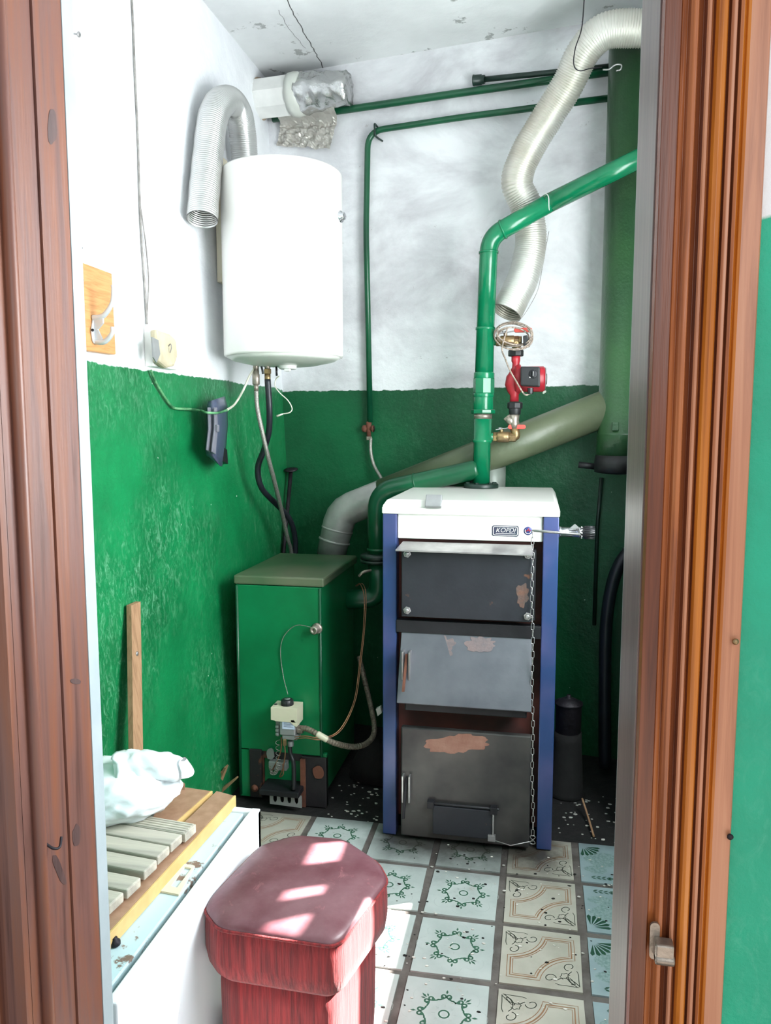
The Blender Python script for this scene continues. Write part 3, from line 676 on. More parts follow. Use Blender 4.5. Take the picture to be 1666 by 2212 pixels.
# burner plate: flanges left and right, open middle
cx0, cx1 = YA(566, 1680, GY-.01).x, YA(652, 1690, GY-.01).x
mb = MB(); mb.box((px0, GY-.012, .015), (cx0, GY+.02, pz1-.002)); mb.box((cx1, GY-.012, .0), (px1, GY+.02, pz1-.012)); mb.box((cx0, GY-.004, pz1-.035), (cx1, GY+.02, pz1-.004))
bp = mb.build('burner_plate', RUST, t, bevel=.003)
mb = MB(); mb.box((cx0+.002, GY+.06, .03), (cx1-.002, GY+.075, pz1)); mb.box((cx0-.004, GY-.0, .03), (cx0+.004, GY+.07, pz1)); mb.box((cx1-.002, GY-.02, .0), (cx1+.016, GY+.07, pz1-.02)); mb.build('burner_recess', RUSTB, bp)
for (x, y, s_) in ((688, 1668, 1), (585, 1628, .8)):
    c = YA(x, y, GY-.014); mb = MB()
    P = [(c.x+.02*s_*r*cos(a), c.y, c.z+.026*s_*r*sin(a)) for a, r in [(2*pi*k/14, 1+.25*noise.noise(V((k*.9, x*.1, 0)))) for k in range(14)]]
    mb.prism(P, (0, -.004, 0)); mb.build('peep_cover', GREY if s_ < 1 else RUSTB, bp, bevel=.001)
mb = MB(); c = YA(551, 1702, GY-.014); mb.lathe([(.013, 0), (.013, .006), (.006, .007), (.006, .012)], c, (0, -1, 0), 20); mb.build('round_screw', RUSTB, bp)
mb = MB(); c0_, c1_ = YA(560, 1702, GY-.075), YA(646, 1725, GY-.075)
mb.box((c0_.x, GY-.078, c1_.z), (c1_.x, GY+.03, c0_.z-.004)); bt = mb.build('burner_tray', DARKS, t, bevel=.004)
xa, xb = YA(583, 1735, GY-.06).x, YA(652, 1735, GY-.06).x; za, zb_ = YA(600, 1738, GY-.06).z, c1_.z+.002
P = [(xa, zb_), (xa, za)]; nT = 4; wd = (xb-xa)/(nT*2+1)
P = [(xa, za), (xb, za-.004), (xb, zb_)]
for k in range(nT):
    x = xb-wd*(1+2*k); P += [(x, zb_), (x, za+.017), (x-wd*.25, za+.009), (x-wd*.75, za+.009), (x-wd, za+.017), (x-wd, zb_)]
P += [(xa, zb_)]
mb = MB(); mb.prism([(x, GY-.06, z) for x, z in P], (0, .004, 0)); mb.build('slotted_bracket', GREY, bt)
# knob pipe with capillary
c = YA(686, 1357, GY-.006); tp = thing('sensor_plug', 'dark sensor plug on the upper right of the green boiler front', 'plug', c)
mb = MB(); mb.lathe([(.019, 0), (.0195, .004), (.017, .007), (.0145, .008), (.014, .035), (.012, .037), (.0055, .0375), (.0055, .028)], c, (-.12, -1, 0), 24); mb.build('plug_body', NICKEL, tp)
mb = MB(); mb.tube(cr([YA(684, 1358, GY-.035), YA(672, 1355, GY-.03), YA(640, 1351, GY-.02), YA(615, 1372, GY-.012), YA(606, 1405, GY-.01), YA(612, 1460, GY-.012), YA(622, 1500, GY-.05)], 8), .0016, 6); mb.build('capillary_tube', HOSEB, tp)
# gas valve
VY = GY-.085
c = YA(618, 1560, VY); gv = thing('gas_valve', 'cream and grey gas control valve with black dial on the green boiler', 'valve', c)
def fb(x0, y0, x1, y1, Y, d):
    a, b = YA(x0, y0, Y), YA(x1, y1, Y); return (a.x, Y, b.z), (b.x, Y+d, a.z)
mb = MB(); P = [(585, 1528), (642, 1531), (642, 1562), (594, 1558), (594, 1557), (585, 1555)]
mb.prism([YA(x, y, VY) for x, y in P], (0, .07, 0)); b_ = YA(642, 1562, VY)
mb.prism([YA(x, y, VY) for x, y in ((628, 1555), (642, 1556), (642, 1570), (638, 1570), (628, 1562))], (0, .07, 0)); mb.build('cover', CREAM, gv, bevel=.004)
mb = MB(); mb.box(*fb(604, 1556, 637, 1590, VY+.004, .06)); mb.box(*fb(609, 1588, 642, 1600, VY+.008, .05)); mb.box(*fb(595, 1550, 606, 1582, VY+.02, .04))
for y in (1570, 1578, 1586): mb.lathe([(.007, 0), (.0075, .012), (.005, .014)], YA(604, y, VY+.02), (-1, 0, 0), 12)
mb.lathe([(.011, 0), (.011, .02)], YA(628, 1600, VY+.03)-V((0, 0, .02)), (0, 0, 1), 16); mb.build('valve_body', GREY, gv, bevel=.003)
mb = MB(); mb.prism([YA(x, y, VY+.003) for x, y in ((610, 1549), (637, 1550), (637, 1576), (610, 1574))], (0, -.0012, 0)); lb_ = mb.build('rating_label', LABELM, gv)
mb = MB(); a = YA(613, 1552, VY+.0015)
for k in range(8):
    y = 1553+k*2.4; p0, p1 = YA(613, y, VY+.0015), YA((633 if k % 3 else 628), y, VY+.0015); mb.box((p0.x, p0.y, p0.z), (p1.x, p0.y-.0003, p0.z+.0011))
mb.build('label_lines', BADGE, lb_)
dk = YA(621, 1527, VY+.035); mb = MB(); mb.lathe([(.021, 0), (.022, .004), (.0205, .026), (.017, .029), (.004, .0295)], dk, (0, 0, 1), 32)
for k in range(24):
    a = 2*pi*k/24; mb.tube([dk+V((.0216*cos(a), .0216*sin(a), .004)), dk+V((.0205*cos(a), .0205*sin(a), .025))], .0011, 5)
kn = mb.build('dial', BLKP, gv)
mb = MB(); mb.lathe([(.011, 0), (.011, .0006)], dk+V((0, 0, .0294)), (0, 0, 1), 20); mb.build('dial_cap', GREY, kn)
mb = MB(); mb.lathe([(.0055, 0), (.006, .012), (.004, .013)], YA(596, 1528, VY+.03), (0, 0, 1), 14); mb.build('ignition_button', BLKP, gv)
mb = MB(); mb.lathe([(.007, 0), (.007, .02), (.004, .022)], YA(615, 1605, VY+.006)-V((0, 0, .008)), (0, 0, 1), hexn=6); mb.build('brass_union', BRASS, gv)
mb = MB(); mb.tube(cr([YA(627, 1600, VY+.035), YA(627, 1625, VY+.035), YA(634, 1648, VY+.03), YA(635, 1680, VY+.025), YA(634, 1706, VY+.02)], 8), .0078, 14); mb.build('gas_pipe', BLKP, gv)
mb = MB(); mb.tube(cr([YA(608, 1592, VY+.02), YA(607, 1620, VY+.02), YA(598, 1645, VY+.03), YA(588, 1665, VY+.05)], 8), .0024, 8)
mb.tube(cr([YA(615, 1608, VY+.008), YA(616, 1630, VY+.012), YA(611, 1660, VY+.03), YA(604, 1678, VY+.04), YA(612, 1672, VY+.03), YA(611, 1650, VY+.035)], 8), .0022, 8)
mb.build('pilot_tube', COPPER, gv)
mb = MB(); P = []
ctl = cr([YA(600, 1598, VY+.02), YA(601, 1640, VY+.02), YA(600, 1660, VY+.025), YA(592, 1672, VY+.03), YA(586, 1666, VY+.03), YA(583, 1655, VY+.035)], 40)
for i, p in enumerate(ctl): a = i*.62; rr = .0075 if i < 150 else .004; P.append(p+V((rr*cos(a), rr*sin(a), 0)))
mb.tube(P, .0011, 5); mb.build('coiled_lead', HOSEB, gv)
c = YA(592, 1650, GY-.02); mb = MB(); mb.box((c.x-.018, c.y-.01, c.z-.02), (c.x+.05, c.y+.02, c.z+.012)); mb.build('pilot_bracket', GREY, gv, bevel=.004)
# gas hose and thin wires
mb = MB(); gp = cr([YA(642, 1575, VY+.03), YA(662, 1574, VY+.02), YA(690, 1588, VY+.005), YA(720, 1604, VY+.02), YA(760, 1613, GY), YA(792, 1606, GY+.05), YA(809, 1580, GY+.12), YA(802, 1530, GY+.2), YA(788, 1470, GY+.28), YA(776, 1418, GY+.34)], 16)
gp = resample(gp, .0022); mb.tube(gp, [.0098+.0007*sin(i*1.3) for i in range(len(gp))], 14)
gh = tag(mb.build('gas_hose', HOSEG), 'ribbed grey gas hose looping from the gas valve up behind the green boiler', 'hose')
gpl = [p for p in gp if YA(684, 1583, VY).x < p.x < YA(706, 1596, VY).x and p.y < GY]; mb = MB(); mb.tube(gpl[::2], .0115, 14); mb.build('hose_tag', CREAM, gh)
mb = MB(); mb.lathe([(.013, -.004), (.0155, .0), (.0155, .016), (.012, .018)], YA(645, 1575, VY+.03), (1, 0, 0), hexn=6); mb.build('hose_nut', NICKEL, gh, bevel=.001)
mb = MB()
for o in (0, 1):
    mb.tube(cr([YA(636, 1592+o*5, VY+.01), YA(660, 1590+o*4, VY), YA(690, 1594+o*4, VY), YA(722, 1586+o*3, GY-.05), YA(745, 1560+o*6, GY-.01), YA(766+o*3, 1510, GY+.05), YA(776+o*3, 1440, GY+.12), YA(785+o*3, 1360, GY+.2), YA(787+o*4, 1290, GY+.27), YA(778+o*6, 1262, GY+.33), YA(768+o*2, 1266, GY+.36)], 8), .0021, 6)
tag(mb.build('sensor_wire', COPPER), 'pair of thin brown wires rising beside the green boiler flank', 'wire')

# ================================================================== FLUE, HEATING PIPES, PUMP
FA, FB_ = V((.32, 3.05, 1.455)), YA(738, 1105, 3.16)
t = thing('flue_pipe', 'thick olive green vertical flue with a black cap at its lower end', 'flue', (.325, 3.05, 1.17))
bx = V((.300, 3.045, 0)); zc = YA(1330, 1020, 3.04).z
mb = MB(); mb.lathe([(.088, zc+.06), (.086, zc+.14), (.086, zc+.145), (.083, zc+.147), (.083, 2.72)], bx, (0, 0, 1), 44); mb.build('stack', FLUEG, t)
mb = MB(); mb.lathe([(.06, zc-.006), (.092, zc), (.094, zc+.03), (.09, zc+.064)], bx, (0, 0, 1), 44); mb.lathe([(.012, 0), (.012, .06)], bx+V((-.09, .01, zc+.02)), (-1, 0, .1), 12); mb.build('cap', BLACKC, t)
c = YA(1330, 920, 2.96); mb = MB(); mb.box((c.x-.012, c.y, c.z-.018), (c.x+.012, c.y+.02, c.z+.014)); mb.build('lug', FLUEG, t, bevel=.002)
mb = MB(); c = YA(1322, 152, 2.95); mb.tube(cr([c+V((-.03, .0, .005)), c+V((-.01, -.01, .0)), c+V((.01, -.012, .012)), c+V((.03, -.012, .01)), c+V((.028, -.01, -.004)), c+V((.014, -.008, -.006))], 6), .003, 6); mb.build('wire_eye', STEEL, t)
t = thing('flue_pipe', 'slanting galvanised and olive flue running from the green boiler to the thick flue', 'flue', FB_)
d = (FA-FB_).normalized(); q = FB_+d*.42
mb = MB(); mb.tube([FB_+d*.2, FA-d*.02], .069, 36); mb.build('slanted_run', FLUEO, t)
mb = MB(); pts = []
for k in range(16):
    a = 2*pi*k/16; u = d.orthogonal().normalized(); w2 = d.cross(u); r = .071+.004*random.random(); pts.append(FA-d*.02+(u*cos(a)+w2*sin(a))*r)
mb.tube(pts, .006, 6, closed=True); mb.build('weld_seam', FLUEG, t)
sb = YA(716, 1196, 3.15); sd = (FB_-sb).normalized()
mb = MB(); ep = bend([sb-sd*.01, FB_, FB_+d*.45], .05, 3); mb.tube(ep, [.061]+[.0665]*(len(ep)-1), 36)
mb.build('elbow', GALV, t)
mb = MB()
for k in (.05, .10): mb.tube([sb+sd*k, sb+sd*(k+.003), sb+sd*(k+.009), sb+sd*(k+.012)], [.0625, .0675, .0675, .0625], 36)
mb.build('elbow_bead', GALV, t)
mb = MB(); c = YA(1062, 1030, 3.13); mb.lathe([(.056, -.16), (.056, .08)], (c.x, 3.13, c.z), (0, 0, 1), 36); tag(mb.build('flue_stub', ZINC), 'short grey steel flue stub behind the green riser on the white lid', 'flue')
# supply riser
RX = YA(1040, 1000, 2.975).x; RY = 2.975
rz0 = 1.124; zA = YA(1055, 500, RY).z
t = thing('supply_pipe', 'glossy green riser from the white boiler lid, bending up to the right', 'pipe', (RX, RY, rz0))
def rz(y): return YA(1042, y, RY).z
E1 = YA(1062, 500, RY); E2 = YA(1390, 338, 2.90)
RX2 = E1.x
def rxz(z): return RX+(RX2-.012-RX)*max(0, min(1, (z-rz0)/(E1.z-rz0)))
V1 = [V((rxz(z), RY, z)) for z in (rz0, rz(960))]
mb = MB(); mb.lathe([(.065, 0), (.066, .004), (.066, .014), (.062, .017), (.04, .018)], (RX, RY, rz0), (0, 0, 1), 40)
for k in range(6): a = k*pi/3+.3; hexnut(mb, V((RX+.052*cos(a), RY+.052*sin(a), rz0+.016)), (0, 0, 1), .008, .006)
mb.build('flange', PIPEK, t)
mb = MB(); r_ = .0345
mb.tube([V((rxz(z), RY, z)) for z in (rz0+.01, rz(957), rz(956), rz(950), rz(949), rz(905))], [r_*.96, r_*.96, r_*1.07, r_*1.07, r_, r_], 32); mb.build('lower_section', PIPEG, t)
mb = MB(); mb.tube([V((rxz(z), RY, z)) for z in (rz(906), rz(893))], r_*.99, 28); mb.build('bare_thread', NICKEL, t)
mb = MB(); mb.lathe([(.043, 0), (.0455, .004), (.0455, .014), (.043, .016)], (rxz(rz(893)), RY, rz(894)), (0, 0, 1), hexn=8)
mb.tube([V((rxz(z), RY, z)) for z in (rz(888), rz(857))], .0375, 30)
mb.tube([V((rxz(z), RY, z)) for z in (rz(858), rz(850))], .0395, 30)
mb.lathe([(.0385, 0), (.04, .004), (.04, .056), (.037, .064)], (rxz(rz(840)), RY, rz(851)), (0, 0, 1), hexn=8)
mb.tube([V((rxz(z), RY, z)) for z in (rz(818), rz(806), rz(804))], [.039, .039, .035], 30); mb.build('union', PIPEG, t, bevel=.001)
mb = MB(); zs_ = (rz(806), rz(714), rz(713), rz(708), rz(707))
mb.tube([V((rxz(z), RY, z)) for z in zs_], [.0345, .0345, .037, .037, .033], 32)
arc = bend([V((rxz(rz(708)), RY, rz(708))), E1+V((-.008, 0, -.02)), E1+(E2-E1)*.4], .055, 9)
mb.tube(arc, .0335, 32); mb.tube([E1+(E2-E1)*.38, E2+(E2-E1)*.28], .0335, 32)
pe = arc[1]; mb.tube([pe-V((0, 0, .004)), pe+V((0, 0, .004))], .0365, 30); pe = arc[-2]; dd = (E2-E1).normalized(); mb.tube([pe-dd*.003, pe+dd*.005], .0362, 30)
mb.build('upper_section', PIPEG, t)
q = E1+(E2-E1)*.39
mb = MB(); uu_ = V((0, -1, 0)); ww_ = dd.cross(uu_).normalized()
mb.tube([q+dd*(.006*sin(k*.4))+(uu_*cos(a)+ww_*sin(a))*.0334 for k, a in enumerate([radians(-75+k*11) for k in range(13)])], .0016, 6); mb.build('scratch', WHITE, t)
# short stubs for the bypass
uz, lz = rz(738), rz(944)
for z in (uz, lz): mb = MB(); mb.tube([(rxz(z)+.02, RY, z), (rxz(z)+.046, RY, z)], .0155, 16); mb.build('stub', PIPEG, t)
# branch to the green boiler
b0 = V((rxz(rz(1012)), RY, rz(1012))); b1 = YA(822, 1062, 2.985); b2 = YA(815, 1200, 2.985); b1.x = b2.x-.0; 
t = thing('return_pipe', 'dark green pipe sloping left behind the white lid, then down to the green boiler', 'pipe', b2)
mb = MB(); mb.tube([b0+(b1-b0)*.03]+bend([b0+(b1-b0)*.06, b1, b2], .075, 9), .0375, 30)
for f in (.62,): mb.tube([b0+(b1-b0)*f, b0+(b1-b0)*(f+.012)], .0395, 30)
mb.tube([b2+V((0, 0, .02)), b2+V((0, 0, .03))], .041, 30); mb.build('run', PIPED, t)
mb = MB(); mb.lathe([(.066, -.012), (.067, -.002), (.066, .004), (.045, .01)], b2, (0, 0, 1), 36); mb.lathe([(.066, -.026), (.067, -.015)], b2, (0, 0, 1), 36); mb.build('flange', PIPEK, t)
mb = MB(); e0 = b2-V((0, 0, .02)); e1 = YA(812, 1275, 2.985); e2 = YA(768, 1292, 2.985)
mb.tube(bend([e0, V((b2.x+.01, 2.985, e2.z)), V((GXR-.03, 2.96, e2.z))], .11, 10), .038, 30); mb.build('elbow', PIPED, t)
mb = MB(); mb.tube(cr([YA(776, 1245, 2.9), YA(785, 1236, 2.9), YA(802, 1232, 2.92)], 6), .006, 8); mb.build('drain_wire', NICKEL, t)
# pump bypass
PX = YA(1112, 820, RY).x
def Q(x, y, o=0): return YA(x, y, RY+o)
def valve(name_pos, lab, zc_, x0, x1, hx, dark):
    c = V((x0, RY, zc_)); t = thing('ball_valve', lab, 'valve', V((x0, RY, zc_)))
    mb = MB(); L = x1-x0
    mb.lathe([(.017, 0), (.0185, .003), (.0185, .014), (.016, .016)], c, (1, 0, 0), hexn=6)
    mb.lathe([(.016, .012), (.0205, .02), (.0205, L-.018), (.016, L-.012)], c, (1, 0, 0), 20)
    mb.lathe([(.0185, L-.016), (.0185, L)], c, (1, 0, 0), hexn=6); mb.lathe([(.007, .012), (.007, .034)], c+V((L*.42, 0, 0)), (0, -.1, 1), 12); mb.build('body', BRASS, t)
    h0 = c+V((L*.35, -.004, .03)); mb = MB()
    mb.hexa([h0+V((-.016, -.008, -.004)), h0+V((.05, -.008, .006)), h0+V((.05, .008, .006)), h0+V((-.016, .008, -.004)), h0+V((-.016, -.008, -.001)), h0+V((.05, -.008, .009)), h0+V((.05, .008, .009)), h0+V((-.016, .008, -.001))])
    hexnut(mb, h0+V((0, 0, -.001)), (0, 0, 1), .008, .007); hd = mb.build('handle', STEEL, t)
    mb = MB(); P = rrect(h0.x+hx+.028, h0.z+.008, .066, .0165, .008, h0.y-.010); mb.prism(P, (0, .02, 0)); mb.build('grip', REDH, hd, bevel=.002)
    return t
valve('u', 'upper brass ball valve with red lever, wrapped in a coiled cord', uz, rxz(uz)+.04, PX+.012, .042, 0)
valve('l', 'lower brass ball valve with red lever in front of the slanting flue', lz, rxz(lz)+.04, PX-.002, .034, 0)
t = thing('pump_pipework', 'dirty brass elbows and strainer below the red pump', 'pipe fitting', V((PX, RY, lz)))
mb = MB(); mb.tube(bend([(PX-.02, RY, lz), (PX+.012, RY, lz), (PX+.002, RY, rz(925))], .022, 6), .0165, 18); mb.lathe([(.0195, 0), (.0195, .012)], (PX-.004, RY, lz), (1, 0, 0), hexn=6); mb.build('elbow', BRASS, t)
mb = MB(); mb.tube([(PX+.002, RY, rz(926)), (PX+.002, RY, rz(916)), (PX+.002, RY, rz(908)), (PX+.002, RY, rz(893))], [.0165, .019, .0165, .0195], 18)
mb.tube([(PX, RY, rz(917)), Q(1097, 903)], [.015, .0165], 16); hexnut(mb, Q(1099, 905), (Q(1094, 899)-Q(1099, 905)), .017, .012); mb.build('strainer', NICKEL, t)
mb = MB(); mb.tube([(PX+.012, RY, uz), (PX+.012+.012, RY, uz)], .017, 16); mb.tube(bend([(PX-.01, RY, uz-.004), (PX+.006, RY, uz-.004), (PX+.003, RY, rz(762))], .012, 5), .0165, 16); mb.build('upper_elbow', BRASS, t)
t = thing('circulation_pump', 'red circulation pump with a black switch box, beside the green riser', 'pump', V((PX, RY, rz(880))))
mb = MB(); up_ = [(PX+.003, rz(768), .0165), (PX+.003, rz(781), .0165), (PX+.004, rz(786), .0135), (PX+.004, rz(795), .0145), (PX+.002, rz(806), .022)]
mb.tube([(a, RY, b) for a, b, c in up_], [c for a, b, c in up_], 20)
lw = [(PX+.004, rz(805), .021), (PX-.003, rz(818), .029), (PX-.006, rz(832), .030), (PX-.002, rz(845), .024), (PX, rz(854), .0165), (PX, rz(868), .0165)]
mb.tube([(a, RY, b) for a, b, c in lw], [c for a, b, c in lw], 22)
mb.lathe([(.05, 0), (.054, .008), (.054, .02), (.045, .024)], (PX+.0, RY, rz(820)), (1, .1, 0), 30); mb.build('housing', PUMPR, t)
mb = MB(); mb.lathe([(.044, 0), (.047, .006), (.047, .082), (.042, .088)], (PX+.022, RY+.006, rz(820)), (1, .05, 0), 30); mb.build('motor', PUMPR, t)
mb = MB(); mb.lathe([(.042, 0), (.042, .003), (.02, .0045), (.02, .008), (.006, .009)], (PX+.110, RY+.0105, rz(820)), (1, .05, 0), 30); mb.build('motor_plate', STEEL, t)
mb = MB(); mb.prism([Q(x, y, -.052) for x, y in ((1125, 793), (1167, 794), (1167, 837), (1125, 834))], (0, -.035, 0)); tb = mb.build('terminal_box', BLKP, t, bevel=.005)
c = Q(1152, 808, -.09); mb = MB(); mb.lathe([(.0155, 0), (.0155, .003), (.013, .004)], c+V((0, .003, 0)), (0, -1, 0), 24); hexp = mb; mb.box((c.x-.003, c.y-.012, c.z-.012), (c.x+.003, c.y-.001, c.z+.012)); sw = mb.build('speed_switch', DARKS, tb, bevel=.001)
mb = MB(); mb.ball(Q(1145, 815, -.0885), .003, 0, 6); mb.tube([c+V((0, -.0125, -.008)), c+V((.001, -.0125, .009))], .0009, 5); mb.build('switch_mark', WHITE, sw)
mb = MB(); cg = Q(1146, 838, -.07); mb.lathe([(.0095, -.022), (.0105, -.018), (.0105, 0)], cg, (0, 0, 1), hexn=8); mb.build('cable_gland', BLKP, t)
for yc, nm in ((764, 0), (876, 0)):
    mb = MB(); a, b = rz(yc+7), rz(yc-7); mb.lathe([(.027, 0), (.0285, .003), (.0285, .02), (.0255, .024)], (PX+.003, RY, a), (0, 0, 1), hexn=8)
    if yc > 800: mb.tube([(PX+.003, RY, a+.002), (PX+.003, RY, a-.022)], [.0235, .0215], 20)
    mb.build('union_nut', BLACKC, t, bevel=.001)
mb = MB(); P = []
for k in range(120):
    a = k*.27; w1 = 1+.12*sin(a*.37); p = Q(1110+41*w1*cos(a)*.92, 725+24*w1*sin(a)+4*sin(a*.71)+.06*(41*cos(a)), -.012-.022*sin(a*1.3+.4)-.02); P.append(p)
P = P[:110]
P2 = [P[-1], Q(1085, 752, -.05), Q(1092, 775, -.06), Q(1102, 800, -.07), Q(1118, 828, -.075), Q(1130, 848, -.075), Q(1137, 853, -.075), Q(1146, 850, -.07)]
mb.tube(cr(P, 3)+cr(P2, 6), .0031, 7); pc = tag(mb.build('power_cord', CORDM), 'brown and white cord coiled around the upper valve and hanging to the pump', 'cord')
mb = MB(); c = Q(1137, 738, -.045); mb.prism([c+V((-.012, 0, .022)), c+V((.004, 0, .024)), c+V((.016, 0, -.012)), c+V((.01, 0, -.02)), c+V((-.01, 0, -.016))], (0, .022, 0)); mb.build('plug', BLKP, pc, bevel=.004)
mb = MB(); P = [Q(1122, 693, .02), Q(1138, 672, .03), Q(1160, 632, .05), Q(1168, 600, .1), Q(1175, 560, .15), Q(1186, 500, .18)]; mb.tube(cr(P, 6), .0011, 5); tag(mb.build('thin_wire', CABLEK), 'thin pale wire dangling against the white wall right of the duct mouth', 'wire')
# pipes along the back wall
def bw(x, y, o): return BW(x, y, o)
mb = MB(); mb.tube(bend([bw(590, 257, .03), bw(735, 239, .03), bw(1000, 200, .03), bw(1340, 152, .05)], .05, 4), .0148, 18); t = tag(mb.build('wall_pipe', PIPED), 'upper long green pipe along the back wall, ending under the foil wrap', 'pipe')
mb = MB(); mb.tube(bend([bw(1340, 209, .05), bw(1000, 253, .03), bw(795, 284, .03), bw(791, 500, .03), bw(800, 912, .03)], .07, 8), .0125, 18); t = tag(mb.build('wall_pipe', PIPED), 'thin green pipe running along the back wall, then straight down', 'pipe')
c = bw(814, 284, .03); mb = MB(); mb.tube(cr([c+V((-.004, .03, .03)), c+V((-.006, -.012, .026)), c+V((-.004, -.018, .0)), c+V((.0, -.012, -.024)), c+V((.02, .03, -.03))], 6), .004, 8); mb.build('pipe_hook', PIPEK, t)
mb = MB(); a, b = bw(1042, 172, .035), bw(1335, 142, .05); mb.tube([a, b], .0105, 16); t = tag(mb.build('wall_pipe', PIPEK), 'short dark capped pipe above the long green pipe near the ceiling', 'pipe')
dd = (a-b).normalized(); mb = MB(); mb.tube([a-dd*.01, a+dd*.002, a+dd*.003, a+dd*.03, a+dd*.032, a+dd*.036], [.016, .016, .0195, .0195, .021, .021], 16); mb.build('end_cap', PIPEK, t)
c = bw(797, 926, .03); t = thing('gas_tap', 'small dirty tap at the lower end of the thin green wall pipe', 'tap', c)
mb = MB(); mb.tube([c+V((0, 0, .03)), c+V((0, 0, -.012)), c+V((0, 0, -.013)), c+V((0, 0, -.035))], [.012, .012, .010, .010], 14); mb.lathe([(.012, -.03), (.016, -.026), (.016, -.01), (.011, -.008), (.011, .02), (.016, .022)], c, (1, -.3, 0), 14); mb.build('tap_body', RUSTB, t)
mb = MB(); mb.lathe([(.0125, 0), (.0135, .002), (.0135, .014), (.012, .016)], c-V((0, 0, .05)), (0, 0, 1), hexn=6); mb.build('hose_nut', NICKEL, t)
mb = MB(); mb.tube(cr([bw(801, 946, .03), bw(801, 975, .03), bw(808, 1005, .035), bw(822, 1030, .05), bw(838, 1060, .06), bw(850, 1120, .06)], 8), .0075, 12); tag(mb.build('braided_hose', HOSEB), 'grey braided hose below the tap on the back wall', 'hose')
# corrugated ducts
def duct(ctrl, r, step, amp, n=30, open_end=True, pitch=None):
    P = resample(cr(ctrl, 30), step); R = [r+amp*(1, 0, -1, 0)[i % 4]+.0006*sin(i*.13) for i in range(len(P))]
    mb = MB(); mb.tube(P, R, n, caps=False); mb.tube([p for p in P], [x-.0022 for x in R], n, caps=False, mi=0); return mb, P
mb, P = duct([YA(1094, 676, 3.03), YA(1112, 640, 3.05), YA(1134, 590, 3.07), YA(1147, 520, 3.08), YA(1138, 450, 3.07), YA(1117, 395, 3.05), YA(1135, 335, 3.04), YA(1185, 250, 3.02), YA(1228, 180, 2.98), YA(1262, 110, 2.93), YA(1310, 67, 2.90), YA(1390, 62, 2.90), YA(1480, 66, 2.92)], .0575, .0021, .0018)
tag(mb.build('corrugated_duct', ALUD), 'long dusty corrugated duct winding down the back wall from the ceiling corner', 'duct')
pl, pr_ = LW(437, 474, .068), LW(523, 335, .06)
mb, P = duct([pl, LW(441, 420, .068), LW(450, 330, .07), LW(460, 255, .072), LW(478, 222, .078), LW(503, 224, .082), LW(520, 262, .078), LW(526, 310, .07), LW(530, 352, .066)], .0505, .0019, .0014)
tag(mb.build('corrugated_duct', ALU), 'short shiny corrugated duct hooked over between the left wall and the water heater', 'duct')
mb = MB(); P = [YA(1263, -12, 2.85), YA(1257, 60, 2.86), YA(1243, 105, 2.86), YA(1240, 140, 2.87), YA(1252, 153, 2.88), YA(1275, 148, 2.9), YA(1300, 145, 2.93)]
mb.tube(cr(P, 8), .002, 6); tag(mb.build('wire_tie', IRON), 'dark wire curving from the ceiling across the long corrugated duct', 'wire')
# boxed duct and foil at the corner under the ceiling
t = thing('duct_box', 'white sheet metal duct box in the upper left corner under the ceiling', 'duct', BW(605, 250, .08))
def bo(x, y, o): return BW(x, y, o)
a, b = BW(562, 214, .094), BW(636, 205, .094); ax = (b-a).normalized(); rr = .082
mb = MB(); mb.lathe([(rr, 0), (rr, (b-a).length)], a, ax, hexn=8); mb.build('box', WHITE, t)
mb = MB(); mb.lathe([(rr*.7, -.04), (rr*.95, -.035), (rr*1.0, -.003), (rr*.9, .0)], a, ax, 24); crumple(mb, .012, 34, 6); mb.build('foam_collar', FOAM, t)
mb = MB(); mb.lathe([(rr*1.03, 0), (rr*1.06, .02), (rr*1.0, .05), (rr*.95, .052)], b-ax*.01, ax, 26); mb.build('collar', ENAMELG, t)
mb = MB(); b2_ = BW(752, 206, .09); L_ = (b2_-b).length
mb.lathe([(rr*.98, .03)]+[(rr*(.98-.22*(i/20)), .03+(L_-.03)*i/20) for i in range(21)]+[(rr*.5, L_+.005)], b, ax, 36); crumple(mb, .012, 30, 3)
tag(mb.build('foil_wrap', FOIL), 'shiny crumpled foil wrapped around the duct end under the ceiling', 'foil')
mb = MB(); NX, NZ = 34, 24; q = [BW(610, 250, .024), BW(735, 236, .04), BW(712, 322, .03), BW(598, 315, .012)]
vs = []
for j in range(NZ+1):
    for i in range(NX+1):
        u, v_ = i/NX, j/NZ; p = q[0].lerp(q[1], u).lerp(q[3].lerp(q[2], u), v_); p = p+NB*(.055*math.exp(-((v_-.06)/.13)**2))
        p = p+NB*(.012*noise.noise(V((u*9, v_*7, 1)))+.006*noise.noise(V((u*25, v_*20, 4))))+V((0, 0, .008*noise.noise(V((u*6, 3, 2)))*v_)); vs.append(p)
mb.add(vs, [(j*(NX+1)+i, j*(NX+1)+i+1, (j+1)*(NX+1)+i+1, (j+1)*(NX+1)+i) for j in range(NZ) for i in range(NX)], 0, False)
o = tag(mb.build('foil_sheet', FOILD), 'dusty foil flap draped over the upper green pipe and hanging down', 'foil'); m_ = o.modifiers.new('thick', 'SOLIDIFY'); m_.thickness = .0008

